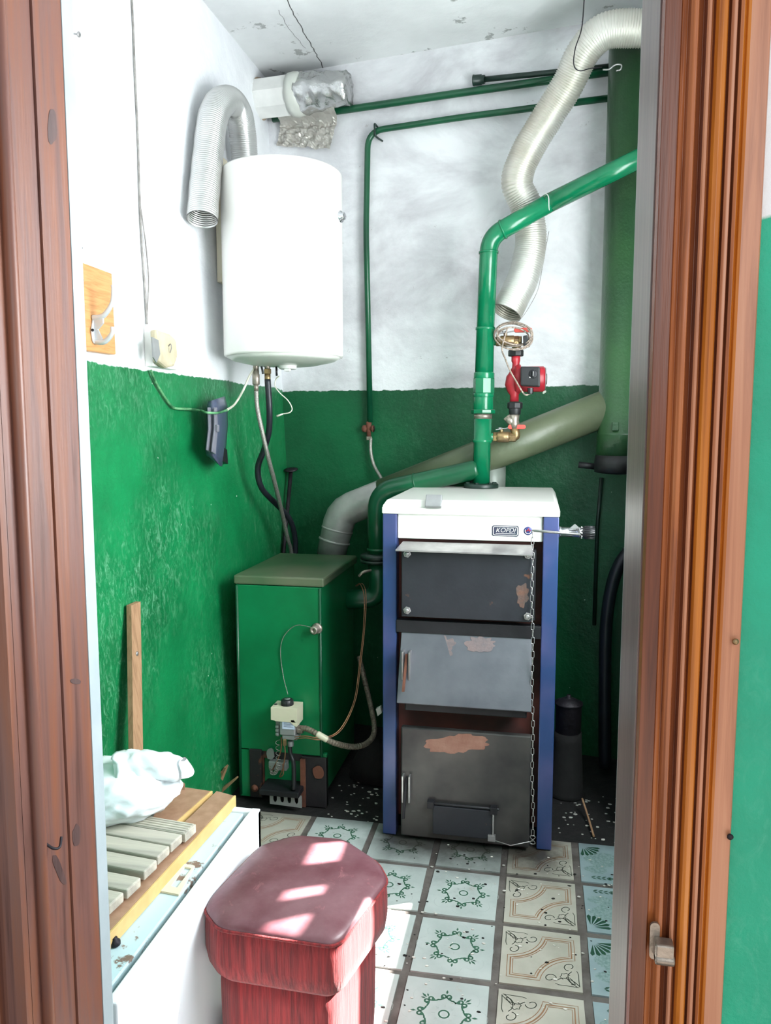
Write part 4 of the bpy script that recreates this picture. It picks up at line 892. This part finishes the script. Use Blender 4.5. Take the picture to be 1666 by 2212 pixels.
# ================================================================== WATER HEATER AND LEFT WALL
HC = YA(611, 560, 2.74); HR = .214; hz0, hz1 = YA(611, 772, 2.76).z, YA(611, 378, 2.74).z
t = thing('water_heater', 'large white cylindrical water heater hung on the left wall in the corner', 'water heater', (HC.x, HC.y, hz0))
o = (HC.x, HC.y, 0)
mb = MB(); mb.lathe([(HR*.985, hz0-.003), (HR, hz0+.004), (HR, hz1-.006), (HR*.985, hz1)], o, (0, 0, 1), 72); mb.build('shell', ENAMEL, t)
mb = MB(); mb.lathe([(.05, hz0-.034), (HR*.55, hz0-.030), (HR*.85, hz0-.016), (HR*.98, hz0-.002)], o, (0, 0, 1), 64); mb.build('bottom_dome', ENAMELG, t)
mb = MB(); mb.lathe([(HR*.98, hz1-.001), (HR*.8, hz1+.012), (.05, hz1+.02)], o, (0, 0, 1), 64); mb.build('top_dome', ENAMEL, t)
gp_ = YA(744, 466, HC.y-.02); mb = MB(); c = V((HC.x+HR, HC.y-.01, gp_.z)); mb.lathe([(.006, -.01), (.02, .002), (.02, .006), (.013, .008), (.013, .018), (.01, .02)], c, (1, -.3, 0), 20); mb.build('thermometer', CHROME, t)
def hd(x, y, Y=HC.y): return YA(x, y, Y)
zd = hz0-.03
mb = MB(); c = hd(622, 797, HC.y-.02); mb.lathe([(.03, 0), (.032, .004), (.032, .018), (.03, .03)], (c.x, c.y, zd-.016), (0, 0, 1), 28); mb.box((c.x-.008, c.y-.02, zd-.024), (c.x+.012, c.y, zd-.014)); mb.build('thermostat_dial', WHITE, t, bevel=.001)
hx1, hx2 = hd(553, 800).x, hd(578, 800).x
for x in (hx1, hx2):
    mb = MB(); mb.tube([(x, HC.y, zd+.012), (x, HC.y, zd-.018)], .0105, 16); mb.build('pipe_nipple', NICKEL, t)
mb = MB(); mb.tube(cr([hd(565, 792, HC.y-.01), hd(567, 800, HC.y-.012), hd(568, 808, HC.y-.012)], 5), [.004]*11, 8); mb.tube([hd(597, 792), hd(598, 812)], .004, 8); mb.build('drain_lever', BLKP, t)
w_ = [hd(603, 812, HC.y-.02), hd(596, 820), hd(595, 835), hd(606, 850), hd(622, 865), hd(631, 882), hd(626, 891), hd(612, 894)]
mb = MB(); mb.tube(cr(w_, 8), .0022, 8); mb.tube([w_[-1], hd(598, 899)], [.0022, .0045], 8); tag(mb.build('loose_wire', CABLEW), 'thin white wire with a bare end dangling below the water heater', 'wire')
mb = MB(); mb.lathe([(.0115, -.055), (.0135, -.053), (.0135, -.018), (.0115, -.016), (.0115, -.004)], (hx1, HC.y, zd-.014), (0, 0, 1), 18)
mb.tube([(hx1, HC.y, zd-.066), (hx1, HC.y, zd-.092)], .0085, 14)
sv = [V((hx1, HC.y, zd-.09)), hd(556, 880), hd(566, 930, HC.y), hd(580, 990, HC.y+.04), hd(598, 1060, HC.y+.16), hd(612, 1120, HC.y+.28), hd(622, 1165, HC.y+.34), YA(629, 1190, 3.12), YA(632, 1240, 3.14)]
tb_ = MB().tube(cr(sv, 10), .0085, 14).build('braided_hose', HOSEB); tag(tb_, 'silver braided hose from the water heater down behind the green boiler', 'hose'); mb.build('safety_valve', NICKEL, tb_)
kv = [V((hx2, HC.y, zd-.05)), hd(582, 880), hd(581, 930, HC.y+.03), hd(571, 970, HC.y+.07), hd(557, 1012, HC.y+.10), hd(566, 1055, HC.y+.14), hd(598, 1090, HC.y+.25), hd(625, 1120, HC.y+.32), YA(637, 1160, 3.12), YA(638, 1210, 3.14)]
kb_ = MB().tube(cr(kv, 10), .0115, 14).build('rubber_hose', HOSEK); tag(kb_, 'black rubber hose curving from the water heater down behind the green boiler', 'hose')
mb = MB(); mb.lathe([(.013, 0), (.014, .002), (.014, .016), (.012, .018)], (hx2, HC.y, zd-.03), (0, 0, 1), hexn=6); mb.lathe([(.011, -.03), (.011, 0)], (hx2, HC.y, zd-.03), (0, 0, 1), 14); mb.build('hose_nut', BRASS, kb_)
mb = MB(); a, b = LW(463, 492, .0), LW(474, 612, .0); mb.box((leftx(2.76, a.z)+.012, a.y-.01, b.z), (leftx(2.76, a.z)+.034, a.y+.055, a.z+.25)); tag(mb.build('mounting_board', BEIGE), 'narrow beige board on the wall behind the water heater', 'board')
# cable, putty covered box, green cable
mb = MB(); mb.tube(cr([LW(284, -20, .004), LW(288, 60, .004), LW(291, 140, .005), LW(298, 300, .004), LW(302, 430, .005), LW(306, 520, .004), LW(313, 620, .005), LW(318, 700, .006)], 8), .0032, 8)
mb.tube(cr([LW(302, 435, .006), LW(314, 520, .007), LW(321, 600, .007), LW(319, 660, .006), LW(317, 700, .008)], 8), .0022, 8); tag(mb.build('wall_cable', CABLEK), 'thin grey cable running down the white left wall from the ceiling', 'cable')
c = LW(345, 750, .0); t = thing('junction_box', 'white wall box with broken edges smeared with beige putty', 'socket', c)
def LB(x, y, o): return LW(x, y, o)
mb = MB(); P = [LB(x, y, .0) for x, y in ((310, 705), (316, 702), (358, 720), (366, 800), (350, 798), (313, 792))]; mb.prism(P, NL*.028); mb.build('back_plate', WHITE, t, bevel=.003)
mb = MB(); P = [LB(x, y, .03) for x, y in ((322, 712), (352, 722), (366, 735), (370, 770), (362, 792), (345, 796), (328, 782), (330, 760), (324, 740))]
mb.prism(P, NL*.025); 
pb = mb.build('putty', PUTTY, t, bevel=.008)
mb = MB(); c = LB(340, 760, .056); P = [LB(x, y, .054) for x, y in ((326, 728), (340, 735), (344, 765), (336, 784), (329, 772))]; mb.prism(P, NL*.004); mb.build('torn_hole', GREY, t)
mb = MB(); P = LB(362, 752, .05); mb.tube(cr([P, P+V((.012, -.004, .012)), P+V((.016, -.006, 0)), P+V((.01, -.004, -.014))], 5), .0016, 6); mb.build('wire_end', CABLEK, t)
cg = [LB(326, 800, .012), LB(340, 832, .01), LB(366, 872, .01), LB(380, 882, .01), LB(410, 884, .012), LB(434, 887, .03), LB(446, 891, .085), LB(470, 892, .10), LB(490, 886, .10)]
ck = [LB(490, 886, .10), hd(508, 872, 2.72), hd(526, 842, 2.73), hd(538, 815, 2.735), hd(550, 796, 2.735)]
mb = MB(); mb.tube(cr(cg, 8), .0042, 8, mi=0); o = tag(mb.build('heater_cable', CABLEG), 'paint smeared green and white cable sagging from wall box to water heater', 'cable'); mb = MB(); mb.tube(cr(ck, 8), .0042, 8); mb.build('white_length', CABLEW, o)
# dark plastic part hanging on the wall
t = thing('plastic_cowl', 'broken dark blue grey plastic cowl hung on the green wall behind the cable', 'plastic part', LB(470, 1008, .05))
mb = MB(); rows = [((449, 868), (486, 856)), ((446, 884), (492, 878)), ((447, 930), (493, 920)), ((443, 970), (489, 962)), ((446, 984), (486, 985)), ((472, 1004), (480, 1008))]
vs = []; K = 10
for (a, b) in rows:
    for k in range(K+1):
        u = k/K; vs.append(LB(a[0]+(b[0]-a[0])*u, a[1]+(b[1]-a[1])*u, .035+.05*sin(pi*(.1+.8*u))))
mb.add(vs, [(j*(K+1)+i, j*(K+1)+i+1, (j+1)*(K+1)+i+1, (j+1)*(K+1)+i) for j in range(len(rows)-1) for i in range(K)], 0, True)
o = mb.build('shell', PLASTD, t); m_ = o.modifiers.new('thick', 'SOLIDIFY'); m_.thickness = .003
mb = MB()
for pts in (((447, 880), (449, 925), (444, 972)), ((461, 880), (461, 925), (455, 976))):
    P = [LB(x, y, .074 if pts[0][0] < 455 else .09) for x, y in pts]; mb.prism([P[0], P[1], P[2], P[2]+V((0, .03, -.01)), P[1]+V((0, .025, 0)), P[0]+V((0, .02, 0))], NL*.006)
c = LB(470, 924, .10); mb.box(c-V((.004, .008, .014)), c+V((.004, .008, .01))); mb.build('ribs', PLASTG, t, bevel=.002)
mb = MB(); P = [LB(x, y, .03) for x, y in ((446, 975), (462, 965), (474, 972), (476, 1003), (452, 990))]; mb.prism(P, NL*.03); mb.build('hollow_shade', BLKP, t)  # solid black block standing for the shade inside the open cowl
# coat hook board, nails, lath
t = thing('hook_board', 'varnished pine board on the left wall carrying one coat hook', 'board', LB(200, 765, .01))
P = [LB(x, y, .002) for x, y in ((120, 552), (228, 592), (237, 767), (124, 752))]; mb = MB(); mb.prism(P, NL*.02); mb.build('board', PINE, t, bevel=.003)
mb = MB(); B_ = lambda x, y, o=.023: LB(x, y, o)
mb.prism([B_(x, y) for x, y in ((199, 688), (203, 690), (205, 736), (201, 742), (198, 735), (195, 715), (197, 700))], NL*.004)
A = B_(202, 712); 
arm = cr([A+V((.0, .0, .03)), A+V((.03, -.0, .035)), A+V((.055, 0, .065)), A+V((.06, 0, .10)), A+V((.058, 0, .112))], 6)
mb.tube(arm, [.008-.0045*i/(len(arm)-1) for i in range(len(arm))], 10)
arm = cr([A+V((.0, .0, -.03)), A+V((.03, 0, -.032)), A+V((.052, 0, -.012)), A+V((.054, 0, .006))], 6); mb.tube(arm, [.008-.003*i/(len(arm)-1) for i in range(len(arm))], 10)
mb.prism([A+V((0, -.003, .036)), A+V((.03, -.003, .038)), A+V((.03, -.003, .016)), A+V((.014, -.003, 0)), A+V((.03, -.003, -.034)), A+V((0, -.003, -.036))], (0, .006, 0))
ho = mb.build('coat_hook', PALEM, t, bevel=.001); mb = MB(); mb.ball(B_(200, 713, .029), .004, 0, 6); mb.build('screw', DARKS, ho)
def nail(px, py, L, m, d, lab, kind='nail'):
    a = LB(px, py, .0); dd = V(d).normalized(); t = MB()
    t.tube([a-dd*.004, a+dd*L], .0022, 8); t.lathe([(.0022, L-.001), (.007, L), (.007, L+.002), (.004, L+.003)], a, dd, 12); tag(t.build(kind, m), lab, 'nail')
nail(138, 70, .045, STEEL, (1, -.1, -.25), 'pale nail high on the white left wall beside the door frame')
nail(158, 552, .03, IRON, (1, -.1, .9), 'dark screw in the white wall above the pine hook board', 'screw')
nail(156, 606, .028, IRON, (1, -.1, .0), 'dark screw head on the upper left of the pine hook board', 'screw')
a, b = LB(284, 1304, .006), LB(286, 1304, .006)
bt_, tp_ = LB(288, 1640, .05), LB(283, 1303, .008)
d_ = (bt_-tp_); t = thing('wooden_lath', 'narrow raw wooden lath leaning upright against the green left wall', 'lath', tp_+d_*1.55)
tp2 = tp_; bo_ = tp_+d_*(tp_.z/(tp_.z-bt_.z)*.985); hw = V((0, .026, 0))
mb = MB(); mb.hexa([bo_-hw, bo_+hw, bo_+hw+V((.016, 0, 0)), bo_-hw+V((.016, 0, 0)), tp2-hw, tp2+hw, tp2+hw+V((.016, 0, 0)), tp2-hw+V((.016, 0, 0))]); mb.build('strip', LATH, t, bevel=.001)
mb = MB(); c = tp_.lerp(bt_, .33)+V((.014, 0, 0)); mb.lathe([(.006, 0), (.007, .003), (.004, .005)], c, (1, 0, 0), 12); mb.build('screw', STEEL, t)
# iron poker in the corner
a, b = BW(629, 1014, .035), YA(603, 1300, 3.2)
t = thing('iron_poker', 'dark iron rod with a flat head standing in the corner behind the hoses', 'poker', b)
mb = MB(); mb.tube([b, a], .009, 12); mb.build('rod', IRON, t); mb = MB(); mb.lathe([(.03, -.004), (.032, 0), (.012, .006)], a, (.35, -.3, 1), 14); mb.build('head', IRON, t)

# ================================================================== LOW CABINET WITH BOARDS, SLATS AND BAG
SZ, SXR, SY0, SY1, SXL = .45, -.632, 1.03, 1.675, -1.06
t = thing('low_cabinet', 'low white enamelled cabinet with chipped pale blue top beside the doorway', 'cabinet', ((SXR+SXL)/2, 1.35, 0))
mb = MB(); mb.box((SXL, SY0, .02), (SXR-.004, SY1, SZ-.045)); mb.box((SXR-.022, SY0, .02), (SXR, SY1, SZ)); mb.box((SXL, SY0, .02), (SXL+.02, SY1, SZ)); mb.box((SXL, SY1-.018, .02), (SXR, SY1, SZ-.001)); mb.build('shell', STOVEW, t, bevel=.003)
mb = MB(); mb.box((SXL+.02, SY0+.002, SZ-.044), (SXR-.036, SY1-.018, SZ-.006)); mb.build('top_panel', STOVET, t, bevel=.003)
mb = MB(); mb.box((SXR-.0355, SY0+.002, SZ-.046), (SXR-.0225, SY1-.02, SZ-.034)); mb.build('slot_shade', BLKP, t)  # black strip standing for the shade inside the open slot
for px, py in ((437, 1812), (248, 2040)):
    c = FL(px, py, SZ-.004); mb = MB(); mb.lathe([(.010, 0), (.010, .006), (.005, .010), (.005, .013)], c, (0, 0, 1), 14); mb.box(c+V((-.02, -.007, 0)), c+V((.006, .007, .006))); mb.build('burner_fitting', IRON, t)
zp_ = SZ-.0055
out = [FL(x, y, zp_) for x, y in ((399, 1870), (421, 1874), (386, 1936), (331, 1925))]
inn = [FL(x, y, zp_) for x, y in ((401, 1872), (416, 1875), (382, 1922), (369, 1919))]
inn = [FL(x, y, zp_) for x, y in ((399, 1876), (414, 1879), (383, 1921), (368, 1918))]
mb = MB(); h_ = V((0, 0, .004)); N = 4
mb.add(out+inn+[p+h_ for p in out+inn], [(i, (i+1) % N, N+(i+1) % N, N+i) for i in range(N)]+[(8+i, 8+(i+1) % N, 12+(i+1) % N, 12+i) for i in range(N)]+[(i, (i+1) % N, 8+(i+1) % N, 8+i) for i in range(N)]+[(4+i, 4+(i+1) % N, 12+(i+1) % N, 12+i) for i in range(N)])
c = (inn[0]+inn[3])/2
tag(mb.build('beige_plate', BEIGE), 'beige plate with a rectangular cut-out lying on the pale blue top', 'plate')
bz = SZ-.005
def board(name, pts, z0, z1, lab, edge=True):
    P = [FL(x, y, z1) for x, y in pts]; P = [V((p.x, p.y, z0)) for p in P]; mb = MB(); mb.prism(P, (0, 0, z1-z0), 0); t = tag(mb.build(name, CHIPB, bevel=.0015), lab, 'board')
    if edge:
        a, b = P[1], P[2]; n = V(((b-a).y, -(b-a).x, 0)).normalized(); mb = MB(); mb.prism([a+n*.0005, b+n*.0005, b+n*.006, a+n*.006], (0, 0, z1-z0+.0005), 0); mb.build('edge_strip', YEDGE, t, bevel=.001)
    return t
board('shelf_board', ((150, 2015), (230, 2018), (505, 1718), (468, 1708)), bz, bz+.028, 'brown shelf board with yellow edge under the row of grey slats', True)
board('shelf_board', ((210, 1905), (300, 1845), (455, 1708), (385, 1698)), bz, bz+.028, 'brown shelf board with yellow edge under the white bag', True)
board('shelf_board', ((240, 1690), (300, 1700), (400, 1692), (378, 1678)), bz+.001, bz+.045, 'brown board end showing behind the white bag', False)
t = thing('slatted_rack', 'weathered grey slatted wooden rack lying across the brown board', 'rack', FL(330, 1850, bz+.03))
sz0 = bz+.0295
ends = ((412, 1792), (382, 1814), (354, 1840), (326, 1871), (290, 1910), (252, 1943))
for k, (x, y) in enumerate(ends):
    p = FL(x, y, sz0+.022); a = .10; d_ = V((-cos(a), sin(a)*1, 0)); n_ = V((d_.y, -d_.x, 0)); n_ = n_ if n_.y < 0 else -n_; hw_ = .022; L = .34 if k > 0 else .28
    mb = MB(); q = [p, p+d_*L, p+d_*L+n_*hw_*2, p+n_*hw_*2]; q = [V((v.x, max(v.y, 1.04), sz0+.004)) for v in q]
    q = [v-n_*hw_ for v in q]; mb.prism(q, (0, 0, .019))
    if k == 0:
        for j in range(5): c = q[0].lerp(q[3], (j+.5)/5); mb.tube([c+d_*.004+V((0, 0, .019)), c+d_*L*.98+V((0, 0, .019))], .0028, 6)
    mb.build('slat', SLATW, t, bevel=.003)
mb = MB(); a_, b_ = FL(252, 1800, sz0), FL(150, 1960, sz0); mb.prism([a_, a_+V((.02, 0, 0)), b_+V((.02, 0, 0)), b_], (0, 0, .005)); mb.build('batten', LATH, t)
# crumpled bag
bc_ = FL(285, 1790, bz+.05); bc_ = YA(258, 1760, 1.545); bc_.z = bz+.052; bh_ = (YA(262, 1640, 1.56).z-bc_.z)/2
bm = bmesh.new(); bmesh.ops.create_icosphere(bm, subdivisions=5, radius=1)
for v in bm.verts:
    p = v.co.copy(); r = V((p.x*.145, p.y*.135, p.z*(bh_*1.2)))
    f = 1+.22*noise.noise(r*9+V((3, 1, 8)))-.20*abs(noise.noise(V((r.x*12, r.y*9, r.z*26))+V((9, 2, 1))))-.13*abs(noise.noise(V((r.x*26, r.y*22, r.z*48))+V((1, 2, 7))))+.08
    f *= 1-.18*max(0, p.z)*(1 if p.y > 0 else .4)
    v.co = V((r.x*f, r.y*f, max(r.z*f, -bh_*.75)+bh_*.75+.002))
vs = [bc_+v.co for v in bm.verts]; fs = [tuple(v.index for v in f.verts) for f in bm.faces]; bm.free()
mb = MB(); mb.add(vs, fs, 0, True)
o = tag(mb.build('plastic_bag', BAGM), 'crumpled white plastic bag heaped on the boards on the low cabinet', 'bag')
mb = MB(); a = bc_+V((.10, .04, .10)); b = FL(392, 1660, bz+.10); b = V((-.765, 1.60, bz+.125)); b = YA(386, 1658, 1.57)
kn = cr([bc_+V((.02, .0, bh_*1.35)), (bc_+V((.02, .0, bh_*1.35))).lerp(b, .5)+V((0, 0, .006)), b, b+V((.014, 0, .004))], 10); R_ = [.065-.05*(i/(len(kn)-1))**.7 for i in range(len(kn))]; R_[-1] = .024
mb.tube(kn, R_, 28); crumple(mb, .012, 34, 5); mb.build('twisted_end', BAGM, o)

# ================================================================== OTTOMAN
OZ = .40
cp = [FL(x, y, OZ) for x, y in ((560, 1832), (640, 1809), (745, 1818), (818, 1866), (839, 1905), (742, 2032), (716, 2044), (472, 2008), (442, 1968), (452, 1945))]
cen = V((sum(p.x for p in cp)/10, sum(p.y for p in cp)/10, 0)); cen = V((-.468, 1.475, 0))
outl = bend([cp[0].lerp(cp[-1], .5)]+cp+[cp[0].lerp(cp[-1], .5)], .022, 5)[:-1]
outl = [V((p.x, p.y, 0)) for p in outl]
def ring(scale, z): return [cen+(p-cen)*scale+V((0, 0, z)) for p in outl]
def loft(mb, layers, cap0=True, cap1=True, mi=0):
    n = len(outl); vs = []; 
    for s_, z in layers: vs += ring(s_, z)
    fs = [(i*n+k, i*n+(k+1) % n, (i+1)*n+(k+1) % n, (i+1)*n+k) for i in range(len(layers)-1) for k in range(n)]
    if cap0: fs.append(tuple(range(n-1, -1, -1)))
    if cap1: fs.append(tuple((len(layers)-1)*n+k for k in range(n)))
    mb.add(vs, fs, mi, True); return mb
t = thing('ottoman', 'red velvet ottoman with a worn burgundy leather top, partly in sunlight', 'ottoman', cen)
loft(MB(), [(.80, .0), (.83, .01), (.86, .12), (.87, .24), (.86, .295)]).build('base', VELVET, t)
loft(MB(), [(.84, .285), (.93, .288), (.985, .30), (1.012, .33), (1.012, .365), (1.0, OZ-.002), (.985, OZ+.002)]).build('cushion_band', VELVET, t)
loft(MB(), [(.97, OZ-.006), (1.0, OZ-.001), (.995, OZ+.004), (.965, OZ+.0095), (.9, OZ+.014), (.7, OZ+.019), (.4, OZ+.022), (.05, OZ+.023)]).build('seat_cover', LEATHER, t)
mb = MB(); mb.tube([p for p in ring(1.004, OZ-.001)], .0032, 8, closed=True); mb.build('piping', VELVET, t)

# ================================================================== DARK CORNER AND LITTER
t = thing('lidded_can', 'small dark lidded can in the gloom right of the blue boiler post', 'can', (.128, 2.85, 0))
c = V((.128, 2.85, .235))
mb = MB(); mb.lathe([(.07, 0), (.06, .01), (.05, .20), (.049, .236)], (.128, 2.85, 0), (0, 0, 1), 24); mb.build('stand', CINDER, t)
mb = MB(); mb.lathe([(.042, 0), (.046, .003), (.047, .105), (.049, .107)], c, (0, 0, 1), 32); mb.build('body', IRON, t)
mb = MB(); mb.lathe([(.051, .105), (.051, .112), (.02, .128), (.008, .13), (.008, .14)], c, (0, 0, 1), 32); mb.build('lid', IRON, t)
mb = MB(); mb.tube(cr([(.42, 3.06, .95), (.36, 3.06, .90), (.30, 3.05, .80), (.27, 3.04, .62), (.27, 3.03, .36), (.28, 3.03, .03)], 10), .024, 16); tag(mb.build('rubber_hose', HOSEK), 'thick black hose arching in the gloom right of the lidded can', 'hose')
mb = MB(); mb.tube(cr([FL(1283, 1806, .004), FL(1270, 1762, .02), FL(1258, 1725, .05)], 8), .004, 6); tag(mb.build('stick', LATH), 'thin pale twig on the black floor right of the blue post', 'stick')
a = YA(1299, 1032, 3.1); mb = MB(); mb.tube([BW(1300, 1032, .012), BW(1291, 1135, .012), BW(1284, 1350, .012)], .008, 10); tag(mb.build('wall_conduit', PIPEK), 'dark conduit running down the wall below the flue cap', 'conduit')
mb = MB(); mb.prism([YA(x, y, 2.70) for x, y in ((812, 1532), (822, 1527), (825, 1540), (816, 1547))], (0, .02, 0)); tag(mb.build('plaster_lump', SCRAP), 'pale crumb of plaster between the two boilers', 'rubble')
mb = MB(); mb.lathe([(.095, 0), (.08, .06), (.04, .13), (.012, .155)], (-.603, 2.84, 0), (0, 0, 1), 22); crumple(mb, .022, 14, 2); mb.v = [V((v.x, v.y, max(v.z, 0))) for v in mb.v]; tag(mb.build('dark_filler_heap', CINDER), 'black filler heap added to darken the floor between the two boilers', 'rubble')  # added black heap, fills the dark gap between the boilers
# kindling in the left corner
for k, (x0, y0, x1, y1, lab) in enumerate(((450, 1708, 476, 1668, 'split kindling stick leaning nearest the boards'), (462, 1712, 490, 1655, 'split kindling stick with the tallest point beside the green boiler'), (470, 1715, 512, 1680, 'split kindling stick lying lowest against the green boiler'))):
    a, b = FL(x0, y0, .03), YA(x1, y1, 2.52); dd = (b-a); u = V((.0, .018, .01)); v_ = V((.022, 0, .012)); mb = MB(); mb.hexa([a-u, a+v_, a+u, a-v_, b-u*.4, b+v_*.3, b+u*.4, b-v_*.5]); tag(mb.build('kindling_stick', LATH), lab, 'firewood', 'kindling beside the green boiler')
def litter(name, m, n, rng, size, lab, seed, ztop=.001):
    random.seed(seed); mb = MB()
    for _ in range(n):
        x, y = rng(); s_ = size*random.uniform(.4, 1.3); a = random.uniform(0, 6.28); P = [V((x+s_*r*cos(a+k*1.26), y+s_*r*sin(a+k*1.26)*.6, ztop)) for k, r in enumerate([random.uniform(.6, 1.2) for _ in range(5)])]
        mb.prism(P, (0, 0, s_*.35))
    tag(mb.build(name, m), lab, 'litter', None, 'stuff')
litter('paint_flakes', SCRAP, 130, lambda: (random.uniform(-.45, .35), random.uniform(1.6, 2.4)), .0045, 'scattered white paint flakes on the tiled floor', 3)
litter('paint_flakes', SCRAP, 120, lambda: (random.choice([random.uniform(-.72, -.5), random.uniform(.09, .36)]), random.uniform(2.45, 2.85)), .006, 'scattered white paint flakes on the black floor behind the tiles', 4, -.003)
litter('dirt_crumbs', CINDER, 90, lambda: (random.uniform(-.4, .35), random.uniform(1.6, 2.36)), .005, 'small dark crumbs scattered on the tiled floor', 5)
# strike plate on the right casing
c = YA(1418, 2040, YN-.016); t = thing('door_catch', 'small worn metal roller catch low on the right door casing', 'door catch', c)
mb = MB(); mb.prism(rrect(c.x-.002, c.z+.004, .010, .042, .0048, c.y+.002), (0, -.003, 0)); mb.build('plate', NICKEL, t)
mb = MB(); mb.box((c.x-.003, c.y-.016, c.z-.012), (c.x+.016, c.y, c.z+.010)); mb.lathe([(.006, -.003), (.006, .017)], (c.x, c.y-.012, c.z-.008), (1, 0, 0), 16); mb.build('roller', NICKEL, t, bevel=.002)
for x, y, lab in ((1588, 1385, 'small brass nail in the right door casing, higher of two by the teal wall'), (1577, 1806, 'dark nail at the right door casing edge, lower of two by the teal wall')):
    c = YA(x, y, YN-.017); mb = MB(); mb.lathe([(.0028, 0), (.0034, .002), (.002, .004)], c, (0, -1, 0), 12); tag(mb.build('nail', BRASS if y < 1500 else IRON), lab, 'nail')
c = YA(108, 1818, 0.9); c = XA(108, 1818, DXL); mb = MB(); mb.tube(cr([c+V((-.002, -.01, .004)), c+V((.01, -.008, -.004)), c+V((.014, 0, -.006)), c+V((.012, .008, .004))], 6), .0018, 6); tag(mb.build('bent_nail', IRON), 'bent nail hammered into the left door lining', 'nail')
